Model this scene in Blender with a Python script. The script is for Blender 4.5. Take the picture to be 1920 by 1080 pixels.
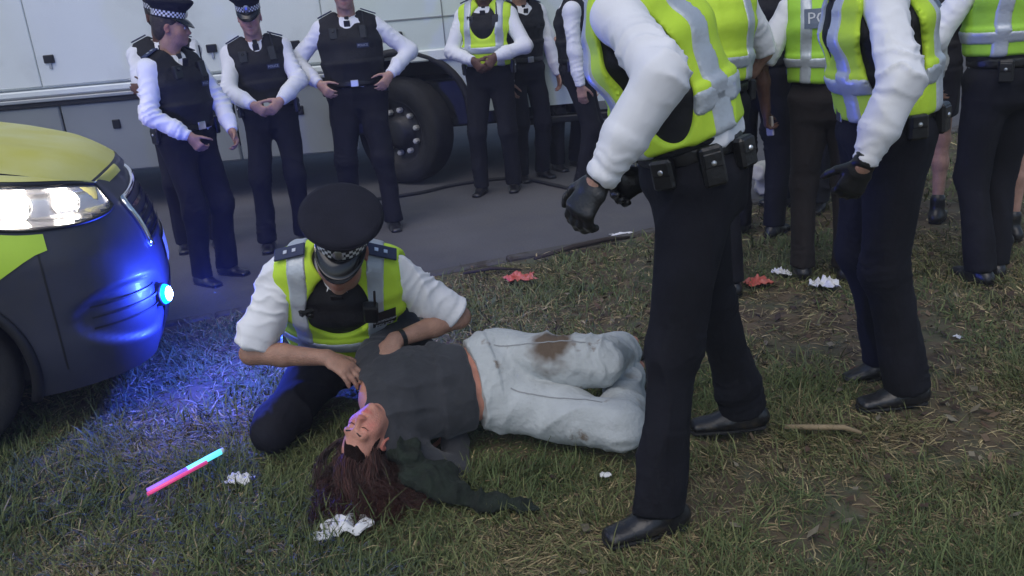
import bpy, math, random
import numpy as np
from mathutils import Vector, Matrix
from mathutils.bvhtree import BVHTree

for o in list(bpy.data.objects):
    bpy.data.objects.remove(o)
SC = bpy.context.scene
COL = SC.collection
rad = math.radians

# ------------------------------------------------------------------ camera
CAM_H, CAM_PITCH, CAM_ROLL, CAM_F = 1.6, rad(18.75), rad(5.0), 1662.0 / 1920.0
_r0 = np.array([1, 0, 0.0]); _fw = np.array([0, math.cos(CAM_PITCH), -math.sin(CAM_PITCH)])
_u0 = np.array([0, math.sin(CAM_PITCH), math.cos(CAM_PITCH)])
_up = math.cos(CAM_ROLL) * _u0 + math.sin(CAM_ROLL) * _r0
_rt = math.cos(CAM_ROLL) * _r0 - math.sin(CAM_ROLL) * _u0
cd = bpy.data.cameras.new('camera'); cam = bpy.data.objects.new('camera', cd); COL.objects.link(cam)
cd.sensor_width = 36; cd.lens = 36 * CAM_F; cd.clip_start = 0.05; cd.clip_end = 2000
M = Matrix.Identity(4)
for i in range(3):
    M[i][0] = _rt[i]; M[i][1] = _up[i]; M[i][2] = -_fw[i]
M[0][3], M[1][3], M[2][3] = 0, 0, CAM_H
cam.matrix_world = M
SC.camera = cam

# ------------------------------------------------------------------ sky, sun, exposure
SUN_EL, SUN_AZ = rad(58), rad(205)      # azimuth from +Y, clockwise: behind the camera to the left
w = bpy.data.worlds.new('World'); SC.world = w; w.use_nodes = True
nt = w.node_tree
bg = nt.nodes['Background']
sky = nt.nodes.new('ShaderNodeTexSky'); sky.sky_type = 'NISHITA'; sky.sun_disc = False
sky.sun_elevation = SUN_EL; sky.sun_rotation = SUN_AZ; sky.air_density = 1.0; sky.dust_density = 1.5
sky.ozone_density = 1.0
nt.links.new(sky.outputs[0], bg.inputs[0]); bg.inputs[1].default_value = 0.13
sd = bpy.data.lights.new('sun', 'SUN'); sd.energy = 0.9; sd.angle = rad(60); sd.color = (1.0, 0.97, 0.93)
sun = bpy.data.objects.new('sun', sd); COL.objects.link(sun)
sdir = Vector((math.sin(SUN_AZ) * math.cos(SUN_EL), math.cos(SUN_AZ) * math.cos(SUN_EL), math.sin(SUN_EL)))
sun.rotation_euler = sdir.to_track_quat('Z', 'Y').to_euler()
SC.view_settings.view_transform = 'Standard'; SC.view_settings.look = 'None'
SC.view_settings.exposure = 0.15; SC.view_settings.gamma = 1.0; SC.view_settings.use_curve_mapping = False

rng = np.random.default_rng(7)
random.seed(7)
V3 = lambda *a: np.array(a, dtype=float)


def nrm(v):
    v = np.asarray(v, float); return v / max(np.linalg.norm(v), 1e-9)


# ------------------------------------------------------------------ materials
MATS = {}


def mat(name, col, rough=0.8, bump=0.0, bscale=80.0, var=0.0, vscale=6.0, col2=None, metal=0.0, sheen=0.0,
        spec=0.5, attr=None, emit=None, estr=0.0, coat=0.0, trans=0.0, sss=0.0, aniso=None, mud=None):
    if name in MATS: return MATS[name]
    m = bpy.data.materials.new(name); m.use_nodes = True; MATS[name] = m
    t = m.node_tree; N = t.nodes; L = t.links; b = N['Principled BSDF']
    b.inputs['Base Color'].default_value = (*col, 1); b.inputs['Roughness'].default_value = rough
    b.inputs['Metallic'].default_value = metal; b.inputs['Specular IOR Level'].default_value = spec
    b.inputs['Coat Weight'].default_value = coat
    if sheen: b.inputs['Sheen Weight'].default_value = sheen; b.inputs['Sheen Roughness'].default_value = 0.5
    if trans: b.inputs['Transmission Weight'].default_value = trans
    if sss:
        b.inputs['Subsurface Weight'].default_value = sss; b.inputs['Subsurface Radius'].default_value = (0.012, 0.004, 0.002)
    if emit:
        b.inputs['Emission Color'].default_value = (*emit, 1); b.inputs['Emission Strength'].default_value = estr
    tc = N.new('ShaderNodeTexCoord')
    cur = None
    if attr:
        a = N.new('ShaderNodeAttribute'); a.attribute_name = attr; cur = a.outputs['Color']
    if var or col2:
        nz = N.new('ShaderNodeTexNoise'); nz.inputs['Scale'].default_value = vscale; nz.inputs['Detail'].default_value = 5
        L.new(tc.outputs['Object'], nz.inputs['Vector'])
        rp = N.new('ShaderNodeValToRGB'); rp.color_ramp.elements[0].position = 0.32; rp.color_ramp.elements[1].position = 0.68
        L.new(nz.outputs['Fac'], rp.inputs['Fac'])
        c2 = col2 if col2 else tuple(min(1, c * (1 + var)) for c in col)
        c1 = col if col2 else tuple(c * (1 - var) for c in col)
        if attr:
            rp.color_ramp.elements[0].color = (1 - var,) * 3 + (1,); rp.color_ramp.elements[1].color = (1, 1, 1, 1)
            mx = N.new('ShaderNodeMix'); mx.data_type = 'RGBA'; mx.blend_type = 'MULTIPLY'; mx.inputs[0].default_value = 1
            L.new(cur, mx.inputs[6]); L.new(rp.outputs['Color'], mx.inputs[7]); cur = mx.outputs[2]
        else:
            rp.color_ramp.elements[0].color = (*c1, 1); rp.color_ramp.elements[1].color = (*c2, 1)
            cur = rp.outputs['Color']
    if mud:
        mcol, mscale, lo, hi = mud
        nz = N.new('ShaderNodeTexNoise'); nz.inputs['Scale'].default_value = mscale; nz.inputs['Detail'].default_value = 7
        nz.inputs['Roughness'].default_value = 0.65
        L.new(tc.outputs['Object'], nz.inputs['Vector'])
        rp = N.new('ShaderNodeValToRGB'); rp.color_ramp.elements[0].position = lo; rp.color_ramp.elements[1].position = hi
        rp.color_ramp.elements[0].color = (0, 0, 0, 1); rp.color_ramp.elements[1].color = (1, 1, 1, 1)
        L.new(nz.outputs['Fac'], rp.inputs['Fac'])
        mx = N.new('ShaderNodeMix'); mx.data_type = 'RGBA'; L.new(rp.outputs['Color'], mx.inputs[0])
        if cur: L.new(cur, mx.inputs[6])
        else: mx.inputs[6].default_value = (*col, 1)
        mx.inputs[7].default_value = (*mcol, 1); cur = mx.outputs[2]
    if cur: L.new(cur, b.inputs['Base Color'])
    if bump:
        nz = N.new('ShaderNodeTexNoise'); nz.inputs['Scale'].default_value = bscale; nz.inputs['Detail'].default_value = 6
        L.new(tc.outputs['Object'], nz.inputs['Vector'])
        bp = N.new('ShaderNodeBump'); bp.inputs['Strength'].default_value = bump; bp.inputs['Distance'].default_value = 0.01
        L.new(nz.outputs['Fac'], bp.inputs['Height']); L.new(bp.outputs['Normal'], b.inputs['Normal'])
    return m


def m_skin(name, c):
    return mat(name, c, 0.5, 0.35, 160, attr='tint', var=0.24, vscale=26, sss=0.15, spec=0.4)


SHIRT = mat('white cotton shirt', (0.78, 0.78, 0.8), 0.85, 0.22, 15, var=0.03, vscale=9, sheen=0.1)
NAVY = mat('navy wool trousers', (0.0095, 0.0095, 0.014), 0.9, 0.45, 22, var=0.25, vscale=7, spec=0.25)
BLACKV = mat('black body armour nylon', (0.012, 0.012, 0.014), 0.75, 0.35, 60, var=0.3, vscale=12, spec=0.3)
HIVIS = mat('lime yellow fluorescent cloth', (0.56, 0.80, 0.045), 0.7, 0.3, 24, var=0.06, vscale=5)
HIVISG = mat('green yellow fluorescent cloth', (0.36, 0.66, 0.05), 0.7, 0.3, 24, var=0.06, vscale=5)
REFL = mat('silver reflective tape', (0.50, 0.54, 0.58), 0.38, 0.2, 70, var=0.1, vscale=10, metal=0.25)
LEATHER = mat('black leather', (0.012, 0.012, 0.013), 0.35, 0.25, 60, var=0.3, vscale=20)
SHOE = mat('black shoe leather', (0.014, 0.014, 0.016), 0.32, 0.3, 40, var=0.5, vscale=14, mud=((0.05, 0.04, 0.025), 18, 0.56, 0.72))
SOLE = mat('black rubber', (0.012, 0.012, 0.012), 0.8, 0.3, 90)
PLAST = mat('black plastic', (0.01, 0.01, 0.011), 0.4)
SILVER = mat('silver metal', (0.75, 0.75, 0.77), 0.28, metal=1.0)
CHQW = mat('white cap check', (0.75, 0.75, 0.76), 0.7)
CAPC = mat('navy cap cloth', (0.012, 0.012, 0.02), 0.9, 0.25, 160, var=0.2, vscale=12, spec=0.3)
GLOSS = mat('glossy black peak', (0.01, 0.01, 0.012), 0.15, spec=0.6)
PATCHB = mat('dark blue patch', (0.02, 0.03, 0.075), 0.6, 0.1, 90)
PATCHG = mat('grey blue patch', (0.10, 0.13, 0.19), 0.55, 0.1, 90)
LETTER = mat('silver lettering', (0.5, 0.52, 0.56), 0.5)
SKIN_A = m_skin('fair skin', (0.56, 0.33, 0.25)); SKIN_B = m_skin('tanned skin', (0.42, 0.23, 0.16)); SKIN_C = m_skin('dark brown skin', (0.14, 0.07, 0.045))
TINT = {'fair skin': (0.55, 0.32, 0.245), 'tanned skin': (0.42, 0.235, 0.165), 'dark brown skin': (0.15, 0.075, 0.05), 'flushed skin': (0.60, 0.28, 0.20)}
SKIN_D = m_skin('flushed skin', (0.6, 0.28, 0.2))


# ------------------------------------------------------------------ numeric tools
def vnoise(p, seed=0):
    p = np.asarray(p, np.float64); i = np.floor(p).astype(np.int64); f = p - i; f = f * f * (3 - 2 * f)
    def h(x, y, z):
        n = (x * 374761393 + y * 668265263 + z * 2147483647 + seed * 974634777) & 0x7fffffff
        n = (n ^ (n >> 13)) * 1274126177 & 0x7fffffff
        n = n ^ (n >> 16)
        return (n & 0xffff) / 32767.5 - 1
    r = 0
    for dx in (0, 1):
        wx = f[:, 0] if dx else 1 - f[:, 0]
        for dy in (0, 1):
            wy = f[:, 1] if dy else 1 - f[:, 1]
            for dz in (0, 1):
                wz = f[:, 2] if dz else 1 - f[:, 2]
                r = r + wx * wy * wz * h(i[:, 0] + dx, i[:, 1] + dy, i[:, 2] + dz)
    return r


def fbm(p, seed=0, o=3):
    r = 0; a = 1.0; s = 0
    for k in range(o):
        r = r + a * vnoise(p * (2 ** k), seed + k); s += a; a *= 0.5
    return r / s


# signed distance primitives: ('cap', a, b, ra, rb, U, cw) ('ell', c, R, r) ('box', c, R, half, rd)
def cap(a, b, ra, rb=None, U=None, cw=1.0, k=0.02, op='u'):
    rb = ra if rb is None else rb
    ra = (ra, ra) if np.isscalar(ra) else ra; rb = (rb, rb) if np.isscalar(rb) else rb
    return dict(t='cap', a=np.array(a, float), b=np.array(b, float), ra=ra, rb=rb, U=U, cw=cw, k=k, op=op)


def ell(c, r, R=None, k=0.02, op='u'):
    return dict(t='ell', c=np.array(c, float), r=np.array(r, float), R=np.eye(3) if R is None else R, k=k, op=op)


def box(c, h, R=None, rd=0.004, k=0.004, op='u'):
    return dict(t='box', c=np.array(c, float), h=np.array(h, float), R=np.eye(3) if R is None else R, rd=rd, k=k, op=op)


def half(p, n, k=0.004, op='i'):     # keep the side the normal points away from
    return dict(t='half', p=np.array(p, float), n=nrm(n), k=k, op=op)


def pbox(p):
    if p['t'] == 'cap':
        m = max(*p['ra'], *p['rb']); return np.minimum(p['a'], p['b']) - m, np.maximum(p['a'], p['b']) + m
    if p['t'] == 'ell':
        e = np.sqrt(((p['R'] * p['r'][None, :]) ** 2).sum(1)); return p['c'] - e, p['c'] + e
    if p['t'] == 'box':
        e = (np.abs(p['R']) * p['h'][None, :]).sum(1) + p['rd']; return p['c'] - e, p['c'] + e
    return None


def evalp(p, x, y, z):
    if p['t'] == 'half':
        return (x - p['p'][0]) * p['n'][0] + (y - p['p'][1]) * p['n'][1] + (z - p['p'][2]) * p['n'][2]
    if p['t'] == 'cap':
        a, b = p['a'], p['b']; ab = b - a; L = max(np.linalg.norm(ab), 1e-6); n = ab / L
        U = p['U'] if p['U'] is not None else V3(1, 0, 0)
        U = U - n * (U @ n)
        if np.linalg.norm(U) < 1e-3: U = V3(0, 1, 0) - n * n[1]
        U = nrm(U); W = np.cross(n, U)
        qx, qy, qz = x - a[0], y - a[1], z - a[2]
        s = qx * n[0] + qy * n[1] + qz * n[2]
        t = np.clip(s / L, 0, 1)
        w = s - t * L
        u = qx * U[0] + qy * U[1] + qz * U[2]; v = qx * W[0] + qy * W[1] + qz * W[2]
        ru = p['ra'][0] + (p['rb'][0] - p['ra'][0]) * t; rv = p['ra'][1] + (p['rb'][1] - p['ra'][1]) * t
        rw = np.minimum(ru, rv) * p['cw']
        k = np.sqrt((u / ru) ** 2 + (v / rv) ** 2 + (w / rw) ** 2) + 1e-6
        q = np.sqrt(u * u + v * v + w * w) + 1e-9
        return np.where(k > 0.25, q * (1 - 1 / k), (k - 1) * np.minimum(np.minimum(ru, rv), rw))
    c = p['c']; R = p['R']
    qx, qy, qz = x - c[0], y - c[1], z - c[2]
    l0 = qx * R[0, 0] + qy * R[1, 0] + qz * R[2, 0]
    l1 = qx * R[0, 1] + qy * R[1, 1] + qz * R[2, 1]
    l2 = qx * R[0, 2] + qy * R[1, 2] + qz * R[2, 2]
    if p['t'] == 'ell':
        r = p['r']
        k0 = np.sqrt((l0 / r[0]) ** 2 + (l1 / r[1]) ** 2 + (l2 / r[2]) ** 2) + 1e-6
        q = np.sqrt(l0 ** 2 + l1 ** 2 + l2 ** 2)
        return np.where(k0 > 0.25, q * (1 - 1 / k0), (k0 - 1) * r.min())
    h = p['h'] - p['rd']
    d0, d1, d2 = np.abs(l0) - h[0], np.abs(l1) - h[1], np.abs(l2) - h[2]
    return np.sqrt(np.maximum(d0, 0) ** 2 + np.maximum(d1, 0) ** 2 + np.maximum(d2, 0) ** 2) + np.minimum(np.maximum(d0, np.maximum(d1, d2)), 0) - p['rd']


def smin(a, b, k):
    h = np.maximum(k - np.abs(a - b), 0) / k
    return np.minimum(a, b) - h * h * k * 0.25


def sdf_mesh(prims, h):
    """polygonise a list of primitives by surface nets -> verts, quads"""
    los, his = zip(*[pbox(p) for p in prims if p['op'] == 'u'])
    lo = np.min(los, 0) - 3 * h; hi = np.max(his, 0) + 3 * h
    n = np.ceil((hi - lo) / h).astype(int) + 1
    ax = [lo[i] + h * np.arange(n[i]) for i in range(3)]
    F = np.full(n, 0.5, np.float32)
    for p in prims:
        bb = pbox(p); m = p['k'] + 2.5 * h
        if bb is None or p['op'] == 'i':
            sl = tuple(slice(0, n[i]) for i in range(3))
        else:
            i0 = np.clip(np.floor((bb[0] - m - lo) / h).astype(int), 0, n); i1 = np.clip(np.ceil((bb[1] + m - lo) / h).astype(int) + 1, 0, n)
            if (i1 <= i0).any(): continue
            sl = tuple(slice(i0[i], i1[i]) for i in range(3))
        x, y, z = ax[0][sl[0]][:, None, None], ax[1][sl[1]][None, :, None], ax[2][sl[2]][None, None, :]
        d = evalp(p, x, y, z)
        if p['op'] == 'u': F[sl] = smin(F[sl], d, p['k'])
        elif p['op'] == 's': F[sl] = -smin(-F[sl], d, p['k'])
        else: F[sl] = -smin(-F[sl], -d, p['k'])
    F[0] = F[-1] = 0.5; F[:, 0] = F[:, -1] = 0.5; F[:, :, 0] = F[:, :, -1] = 0.5
    return nets(F, lo, h)


def nets(F, lo, h):
    ins = F < 0; nx, ny, nz = F.shape
    cnt = np.zeros((nx - 1, ny - 1, nz - 1), np.int8)
    offs = [(i, j, k) for i in (0, 1) for j in (0, 1) for k in (0, 1)]
    for i, j, k in offs: cnt += ins[i:nx - 1 + i, j:ny - 1 + j, k:nz - 1 + k]
    act = (cnt > 0) & (cnt < 8)
    I, J, K = np.nonzero(act)
    idx = np.full(act.shape, -1, np.int32); idx[I, J, K] = np.arange(len(I))
    val = {o: F[I + o[0], J + o[1], K + o[2]] for o in offs}
    acc = np.zeros((len(I), 3)); c = np.zeros(len(I))
    for o in offs:
        for d in range(3):
            if o[d] == 0:
                q = list(o); q[d] = 1; q = tuple(q)
                a, b = val[o], val[q]; s = (a < 0) != (b < 0)
                t = np.where(s, a / np.where(s, a - b, 1), 0)
                for e in range(3):
                    acc[:, e] += np.where(s, o[e] + (t if e == d else 0), 0)
                c += s
    v = (acc / c[:, None] + np.stack([I, J, K], 1)) * h + lo
    quads = []
    for d in range(3):
        e1, e2 = (d + 1) % 3, (d + 2) % 3
        A = ins; sl0 = [slice(None)] * 3; sl1 = [slice(None)] * 3
        sl0[d] = slice(0, -1); sl1[d] = slice(1, None)
        s = A[tuple(sl0)] != A[tuple(sl1)]
        P = np.stack(np.nonzero(s), 1)
        ok = (P[:, e1] > 0) & (P[:, e2] > 0) & (P[:, e1] < act.shape[e1]) & (P[:, e2] < act.shape[e2])
        P = P[ok]
        inn = A[P[:, 0], P[:, 1], P[:, 2]]
        def at(da, db):
            Q = P.copy(); Q[:, e1] -= da; Q[:, e2] -= db
            return idx[Q[:, 0], Q[:, 1], Q[:, 2]]
        q = np.stack([at(1, 1), at(0, 1), at(0, 0), at(1, 0)], 1)
        q[~inn] = q[~inn][:, ::-1]
        quads.append(q)
    return v, np.concatenate(quads)


def vnormals(v, q):
    a, b, c, d = (v[q[:, i]] for i in range(4))
    fn = np.cross(c - a, d - b); n = np.zeros_like(v)
    for i in range(4):
        for e in range(3): n[:, e] += np.bincount(q[:, i], fn[:, e], len(v))
    return n / (np.linalg.norm(n, axis=1)[:, None] + 1e-12)


def smooth(v, q, it=1, f=0.5):
    e = np.concatenate([q[:, [0, 1]], q[:, [1, 2]], q[:, [2, 3]], q[:, [3, 0]]])
    deg = np.bincount(e.ravel(), minlength=len(v))[:, None] + 1e-9
    for _ in range(it):
        s = np.stack([np.bincount(e[:, 0], v[e[:, 1], k], len(v)) + np.bincount(e[:, 1], v[e[:, 0], k], len(v)) for k in range(3)], 1)
        v = v + f * (s / deg - v)
    return v


def link(name, me, parent=None, m=None):
    o = bpy.data.objects.new(name, me); COL.objects.link(o)
    if m is not None and not me.materials: me.materials.append(m)
    if parent is not None: o.parent = parent
    return o


def mesh_np(name, v, q, m=None, parent=None, sm=True, fm=None, mats=None):
    me = bpy.data.meshes.new(name)
    v = np.asarray(v, np.float32)
    if isinstance(q, np.ndarray):
        k = q.shape[1]
        me.vertices.add(len(v)); me.vertices.foreach_set('co', v.ravel())
        me.loops.add(q.size); me.loops.foreach_set('vertex_index', q.astype(np.int32).ravel())
        me.polygons.add(len(q)); me.polygons.foreach_set('loop_start', np.arange(0, q.size, k, dtype=np.int32))
        me.update(calc_edges=True)
    else:
        me.from_pydata([tuple(map(float, x)) for x in v], [], q)
    if mats:
        for x in mats: me.materials.append(x)
    if fm is not None: me.polygons.foreach_set('material_index', np.asarray(fm, np.int32))
    if sm: me.polygons.foreach_set('use_smooth', np.ones(len(me.polygons), bool))
    me.validate(); me.update()
    return link(name, me, parent, m)


def folds(v, q, amp=0.004, f=7.0, seed=0, stretch=(1, 1, 0.45), joints=()):
    n = vnormals(v, q)
    p = v * f * np.array(stretch)
    wv = np.stack([vnoise(p * 0.7 + 9, seed + 11), vnoise(p * 0.7 + 31, seed + 12), vnoise(p * 0.7 + 57, seed + 13)], 1)
    a = vnoise(p + wv * 0.7, seed); b = vnoise(p * 2.1 + wv, seed + 5)
    d = amp * ((1 - np.abs(a)) ** 2.5 * 1.9 - 0.7 + 0.5 * b + 0.12 * vnoise(p * 4.3 + wv * 2, seed + 8))
    for (c, axis, R, am, lam) in joints:
        r = v - c; ph = r @ nrm(axis) + 0.035 * vnoise(v * 9, seed + 3) + 0.02 * vnoise(v * 21, seed + 4)
        wv_ = (1 - 2 * np.abs(((ph / lam) % 1) - 0.5)) ** 2.6 - 0.28
        d = d + 1.45 * am * np.exp(-(r * r).sum(1) / R ** 2) * wv_ * np.clip(0.45 + 0.9 * vnoise(v * 7 + 3, seed + 6), 0, 1.2)
    return v + n * d[:, None]


def part(name, prims, h, m, parent, sm=1, fold=None, tint=None):
    v, q = sdf_mesh(prims, h)
    if sm: v = smooth(v, q, sm)
    if fold: v = folds(v, q, **fold)
    o = mesh_np(name, v, q, m, parent)
    if tint is not None:
        c = tint(v) if callable(tint) else np.tile(np.array([*tint, 1.0]), (len(v), 1))
        at = o.data.attributes.new('tint', 'FLOAT_COLOR', 'POINT'); at.data.foreach_set('color', c.astype(np.float32).ravel())
    return o


def tag(o, label=None, cat=None, group=None, kind=None):
    if label: o['label'] = label
    if cat: o['category'] = cat
    if group: o['group'] = group
    if kind: o['kind'] = kind
    return o


def empty(name, loc, rz=0.0, label=None, cat=None, group=None):
    o = bpy.data.objects.new(name, None); COL.objects.link(o); o.location = loc; o.rotation_euler = (0, 0, rz)
    o.empty_display_size = 0.2
    return tag(o, label, cat, group)


class MB:                       # collects simple shapes into one mesh
    def __init__(s): s.v = []; s.f = []
    def add(s, v, f):
        n = len(s.v); s.v += [tuple(map(float, x)) for x in v]; s.f += [tuple(i + n for i in t) for t in f]; return s
    def box(s, c, h, R=None, bev=0.0):
        R = np.eye(3) if R is None else np.asarray(R); c = np.asarray(c, float)
        b = min(bev, min(h) * 0.9)
        if b <= 0:
            v = [c + R @ V3(h[0] * x, h[1] * y, h[2] * z) for x in (-1, 1) for y in (-1, 1) for z in (-1, 1)]
            return s.add(v, [(0, 1, 3, 2), (4, 6, 7, 5), (0, 4, 5, 1), (2, 3, 7, 6), (0, 2, 6, 4), (1, 5, 7, 3)])
        v = []; ids = {}
        for sx in (-1, 1):
            for sy in (-1, 1):
                for sz in (-1, 1):
                    for d in range(3):
                        q = [h[0] - b, h[1] - b, h[2] - b]; q[d] = h[d]
                        ids[(sx, sy, sz, d)] = len(v); v.append(c + R @ (V3(sx, sy, sz) * q))
        f = []
        for d in range(3):
            e, g = [(1, 2), (2, 0), (0, 1)][d]
            for sg in (-1, 1):
                quad = []
                for (p, q) in ((-1, -1), (1, -1), (1, 1), (-1, 1)):
                    k = [0, 0, 0]; k[d] = sg; k[e] = p; k[g] = q; quad.append(ids[(*k, d)])
                f.append(tuple(quad if sg > 0 else quad[::-1]))
            for p in (-1, 1):
                for q in (-1, 1):      # edge along d between faces e and g
                    k0 = [0, 0, 0]; k0[e] = p; k0[g] = q; k1 = list(k0); k0[d] = -1; k1[d] = 1
                    qd = [ids[(*k0, e)], ids[(*k1, e)], ids[(*k1, g)], ids[(*k0, g)]]
                    f.append(tuple(qd if p * q < 0 else qd[::-1]))
        for sx in (-1, 1):
            for sy in (-1, 1):
                for sz in (-1, 1):
                    t = [ids[(sx, sy, sz, d)] for d in range(3)]
                    f.append(tuple(t if sx * sy * sz > 0 else t[::-1]))
        return s.add(v, f)
    def tube(s, pts, r, n=8, caps=True):
        pts = [np.asarray(p, float) for p in pts]; rs = [r] * len(pts) if np.isscalar(r) else r
        v = []; f = []; ref = V3(0.13, 0.31, 0.94)
        for i, p in enumerate(pts):
            d = nrm(pts[min(i + 1, len(pts) - 1)] - pts[max(i - 1, 0)])
            a = np.cross(d, ref)
            if np.linalg.norm(a) < 0.05: a = np.cross(d, V3(1, 0, 0))
            a = nrm(a); b = np.cross(d, a)
            for k in range(n):
                t = 2 * math.pi * k / n; v.append(p + rs[i] * (math.cos(t) * a + math.sin(t) * b))
        for i in range(len(pts) - 1):
            for k in range(n):
                f.append((i * n + k, i * n + (k + 1) % n, (i + 1) * n + (k + 1) % n, (i + 1) * n + k))
        if caps: f.append(tuple(range(n))[::-1]); f.append(tuple(range((len(pts) - 1) * n, len(pts) * n)))
        return s.add(v, f)
    def lathe(s, prof, n=24, c=(0, 0, 0), R=None, sx=1.0, sy=1.0):    # prof: (radius, height) about local Z
        R = np.eye(3) if R is None else R; v = []; f = []
        for r, z in prof:
            for k in range(n):
                t = 2 * math.pi * k / n; v.append(np.asarray(c) + R @ V3(r * math.cos(t) * sx, r * math.sin(t) * sy, z))
        for i in range(len(prof) - 1):
            for k in range(n):
                f.append((i * n + k, i * n + (k + 1) % n, (i + 1) * n + (k + 1) % n, (i + 1) * n + k))
        return s.add(v, f)
    def build(s, name, m, parent=None, sm=False):
        me = bpy.data.meshes.new(name); me.from_pydata(s.v, [], s.f); me.validate(); me.update()
        if sm: me.polygons.foreach_set('use_smooth', np.ones(len(me.polygons), bool))
        return link(name, me, parent, m)


def text_mesh(s, size=1.0, bold=0.0):
    cu = bpy.data.curves.new('lettering', 'FONT'); cu.body = s; cu.size = size; cu.align_x = 'CENTER'; cu.align_y = 'CENTER'
    cu.offset = bold; cu.resolution_u = 2
    o = bpy.data.objects.new('lettering', cu); COL.objects.link(o)
    dg = bpy.context.evaluated_depsgraph_get()
    me = bpy.data.meshes.new_from_object(o.evaluated_get(dg)); bpy.data.objects.remove(o); bpy.data.curves.remove(cu)
    v = np.array([x.co[:] for x in me.vertices]); f = [tuple(p.vertices) for p in me.polygons]; bpy.data.meshes.remove(me)
    return v, f


def bvh_of(o):
    me = o.data
    return BVHTree.FromPolygons([v.co.copy() for v in me.vertices], [tuple(p.vertices) for p in me.polygons])


def decal(name, v2, f, bvh, c, right, up, m, parent, off=0.003, thick=0.0):
    """wrap a flat shape (x right, y up) onto a surface, seen along -(right x up)"""
    right = nrm(right); up = nrm(up); n = np.cross(right, up)
    out = []
    for p in v2:
        q = np.asarray(c) + right * p[0] + up * p[1] + n * 0.25
        hit = bvh.ray_cast(Vector(q), Vector(-n), 0.6)[0]
        hd = np.array(hit) if hit is not None else q - n * 0.25
        out.append(hd + n * off)
    if hit is None: pass
    return mesh_np(name, np.array(out), f, m, parent, sm=False)


def grid2(w, h, nx=8, ny=4, taper=0.0):
    v = []; f = []
    for j in range(ny + 1):
        for i in range(nx + 1):
            y = -h / 2 + h * j / ny; x = (-w / 2 + w * i / nx) * (1 - taper * (1 - (y + h / 2) / h)); v.append((x, y))
    for j in range(ny):
        for i in range(nx):
            a = j * (nx + 1) + i; f.append((a, a + 1, a + nx + 2, a + nx + 1))
    return v, f


# ------------------------------------------------------------------ people
def frame(yaw=0.0, lean=0.0, side=0.0):
    """columns right, forward, up; lean bows forward, yaw turns left, side tips to the right (degrees)"""
    y, l, s = rad(yaw), rad(-lean), rad(side)
    Rz = np.array([[math.cos(y), -math.sin(y), 0], [math.sin(y), math.cos(y), 0], [0, 0, 1]])
    Rx = np.array([[1, 0, 0], [0, math.cos(l), -math.sin(l)], [0, math.sin(l), math.cos(l)]])
    Ry = np.array([[math.cos(s), 0, math.sin(s)], [0, 1, 0], [-math.sin(s), 0, math.cos(s)]])
    return Rz @ Rx @ Ry


def frame_uf(up, fwd):
    u = nrm(up); f = np.asarray(fwd, float); f = nrm(f - u * (f @ u)); return np.stack([np.cross(f, u), f, u], 1)


def ik(a, t, l1, l2, pole):
    d = t - a; D = np.linalg.norm(d); n = d / max(D, 1e-6); D = min(D, (l1 + l2) * 0.998); t = a + n * D
    x = (l1 * l1 - l2 * l2 + D * D) / (2 * D); hh = math.sqrt(max(l1 * l1 - x * x, 0))
    p = np.asarray(pole, float); p = p - n * (p @ n); p = nrm(p)
    return a + n * x + p * hh, t


class Pose: pass


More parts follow.
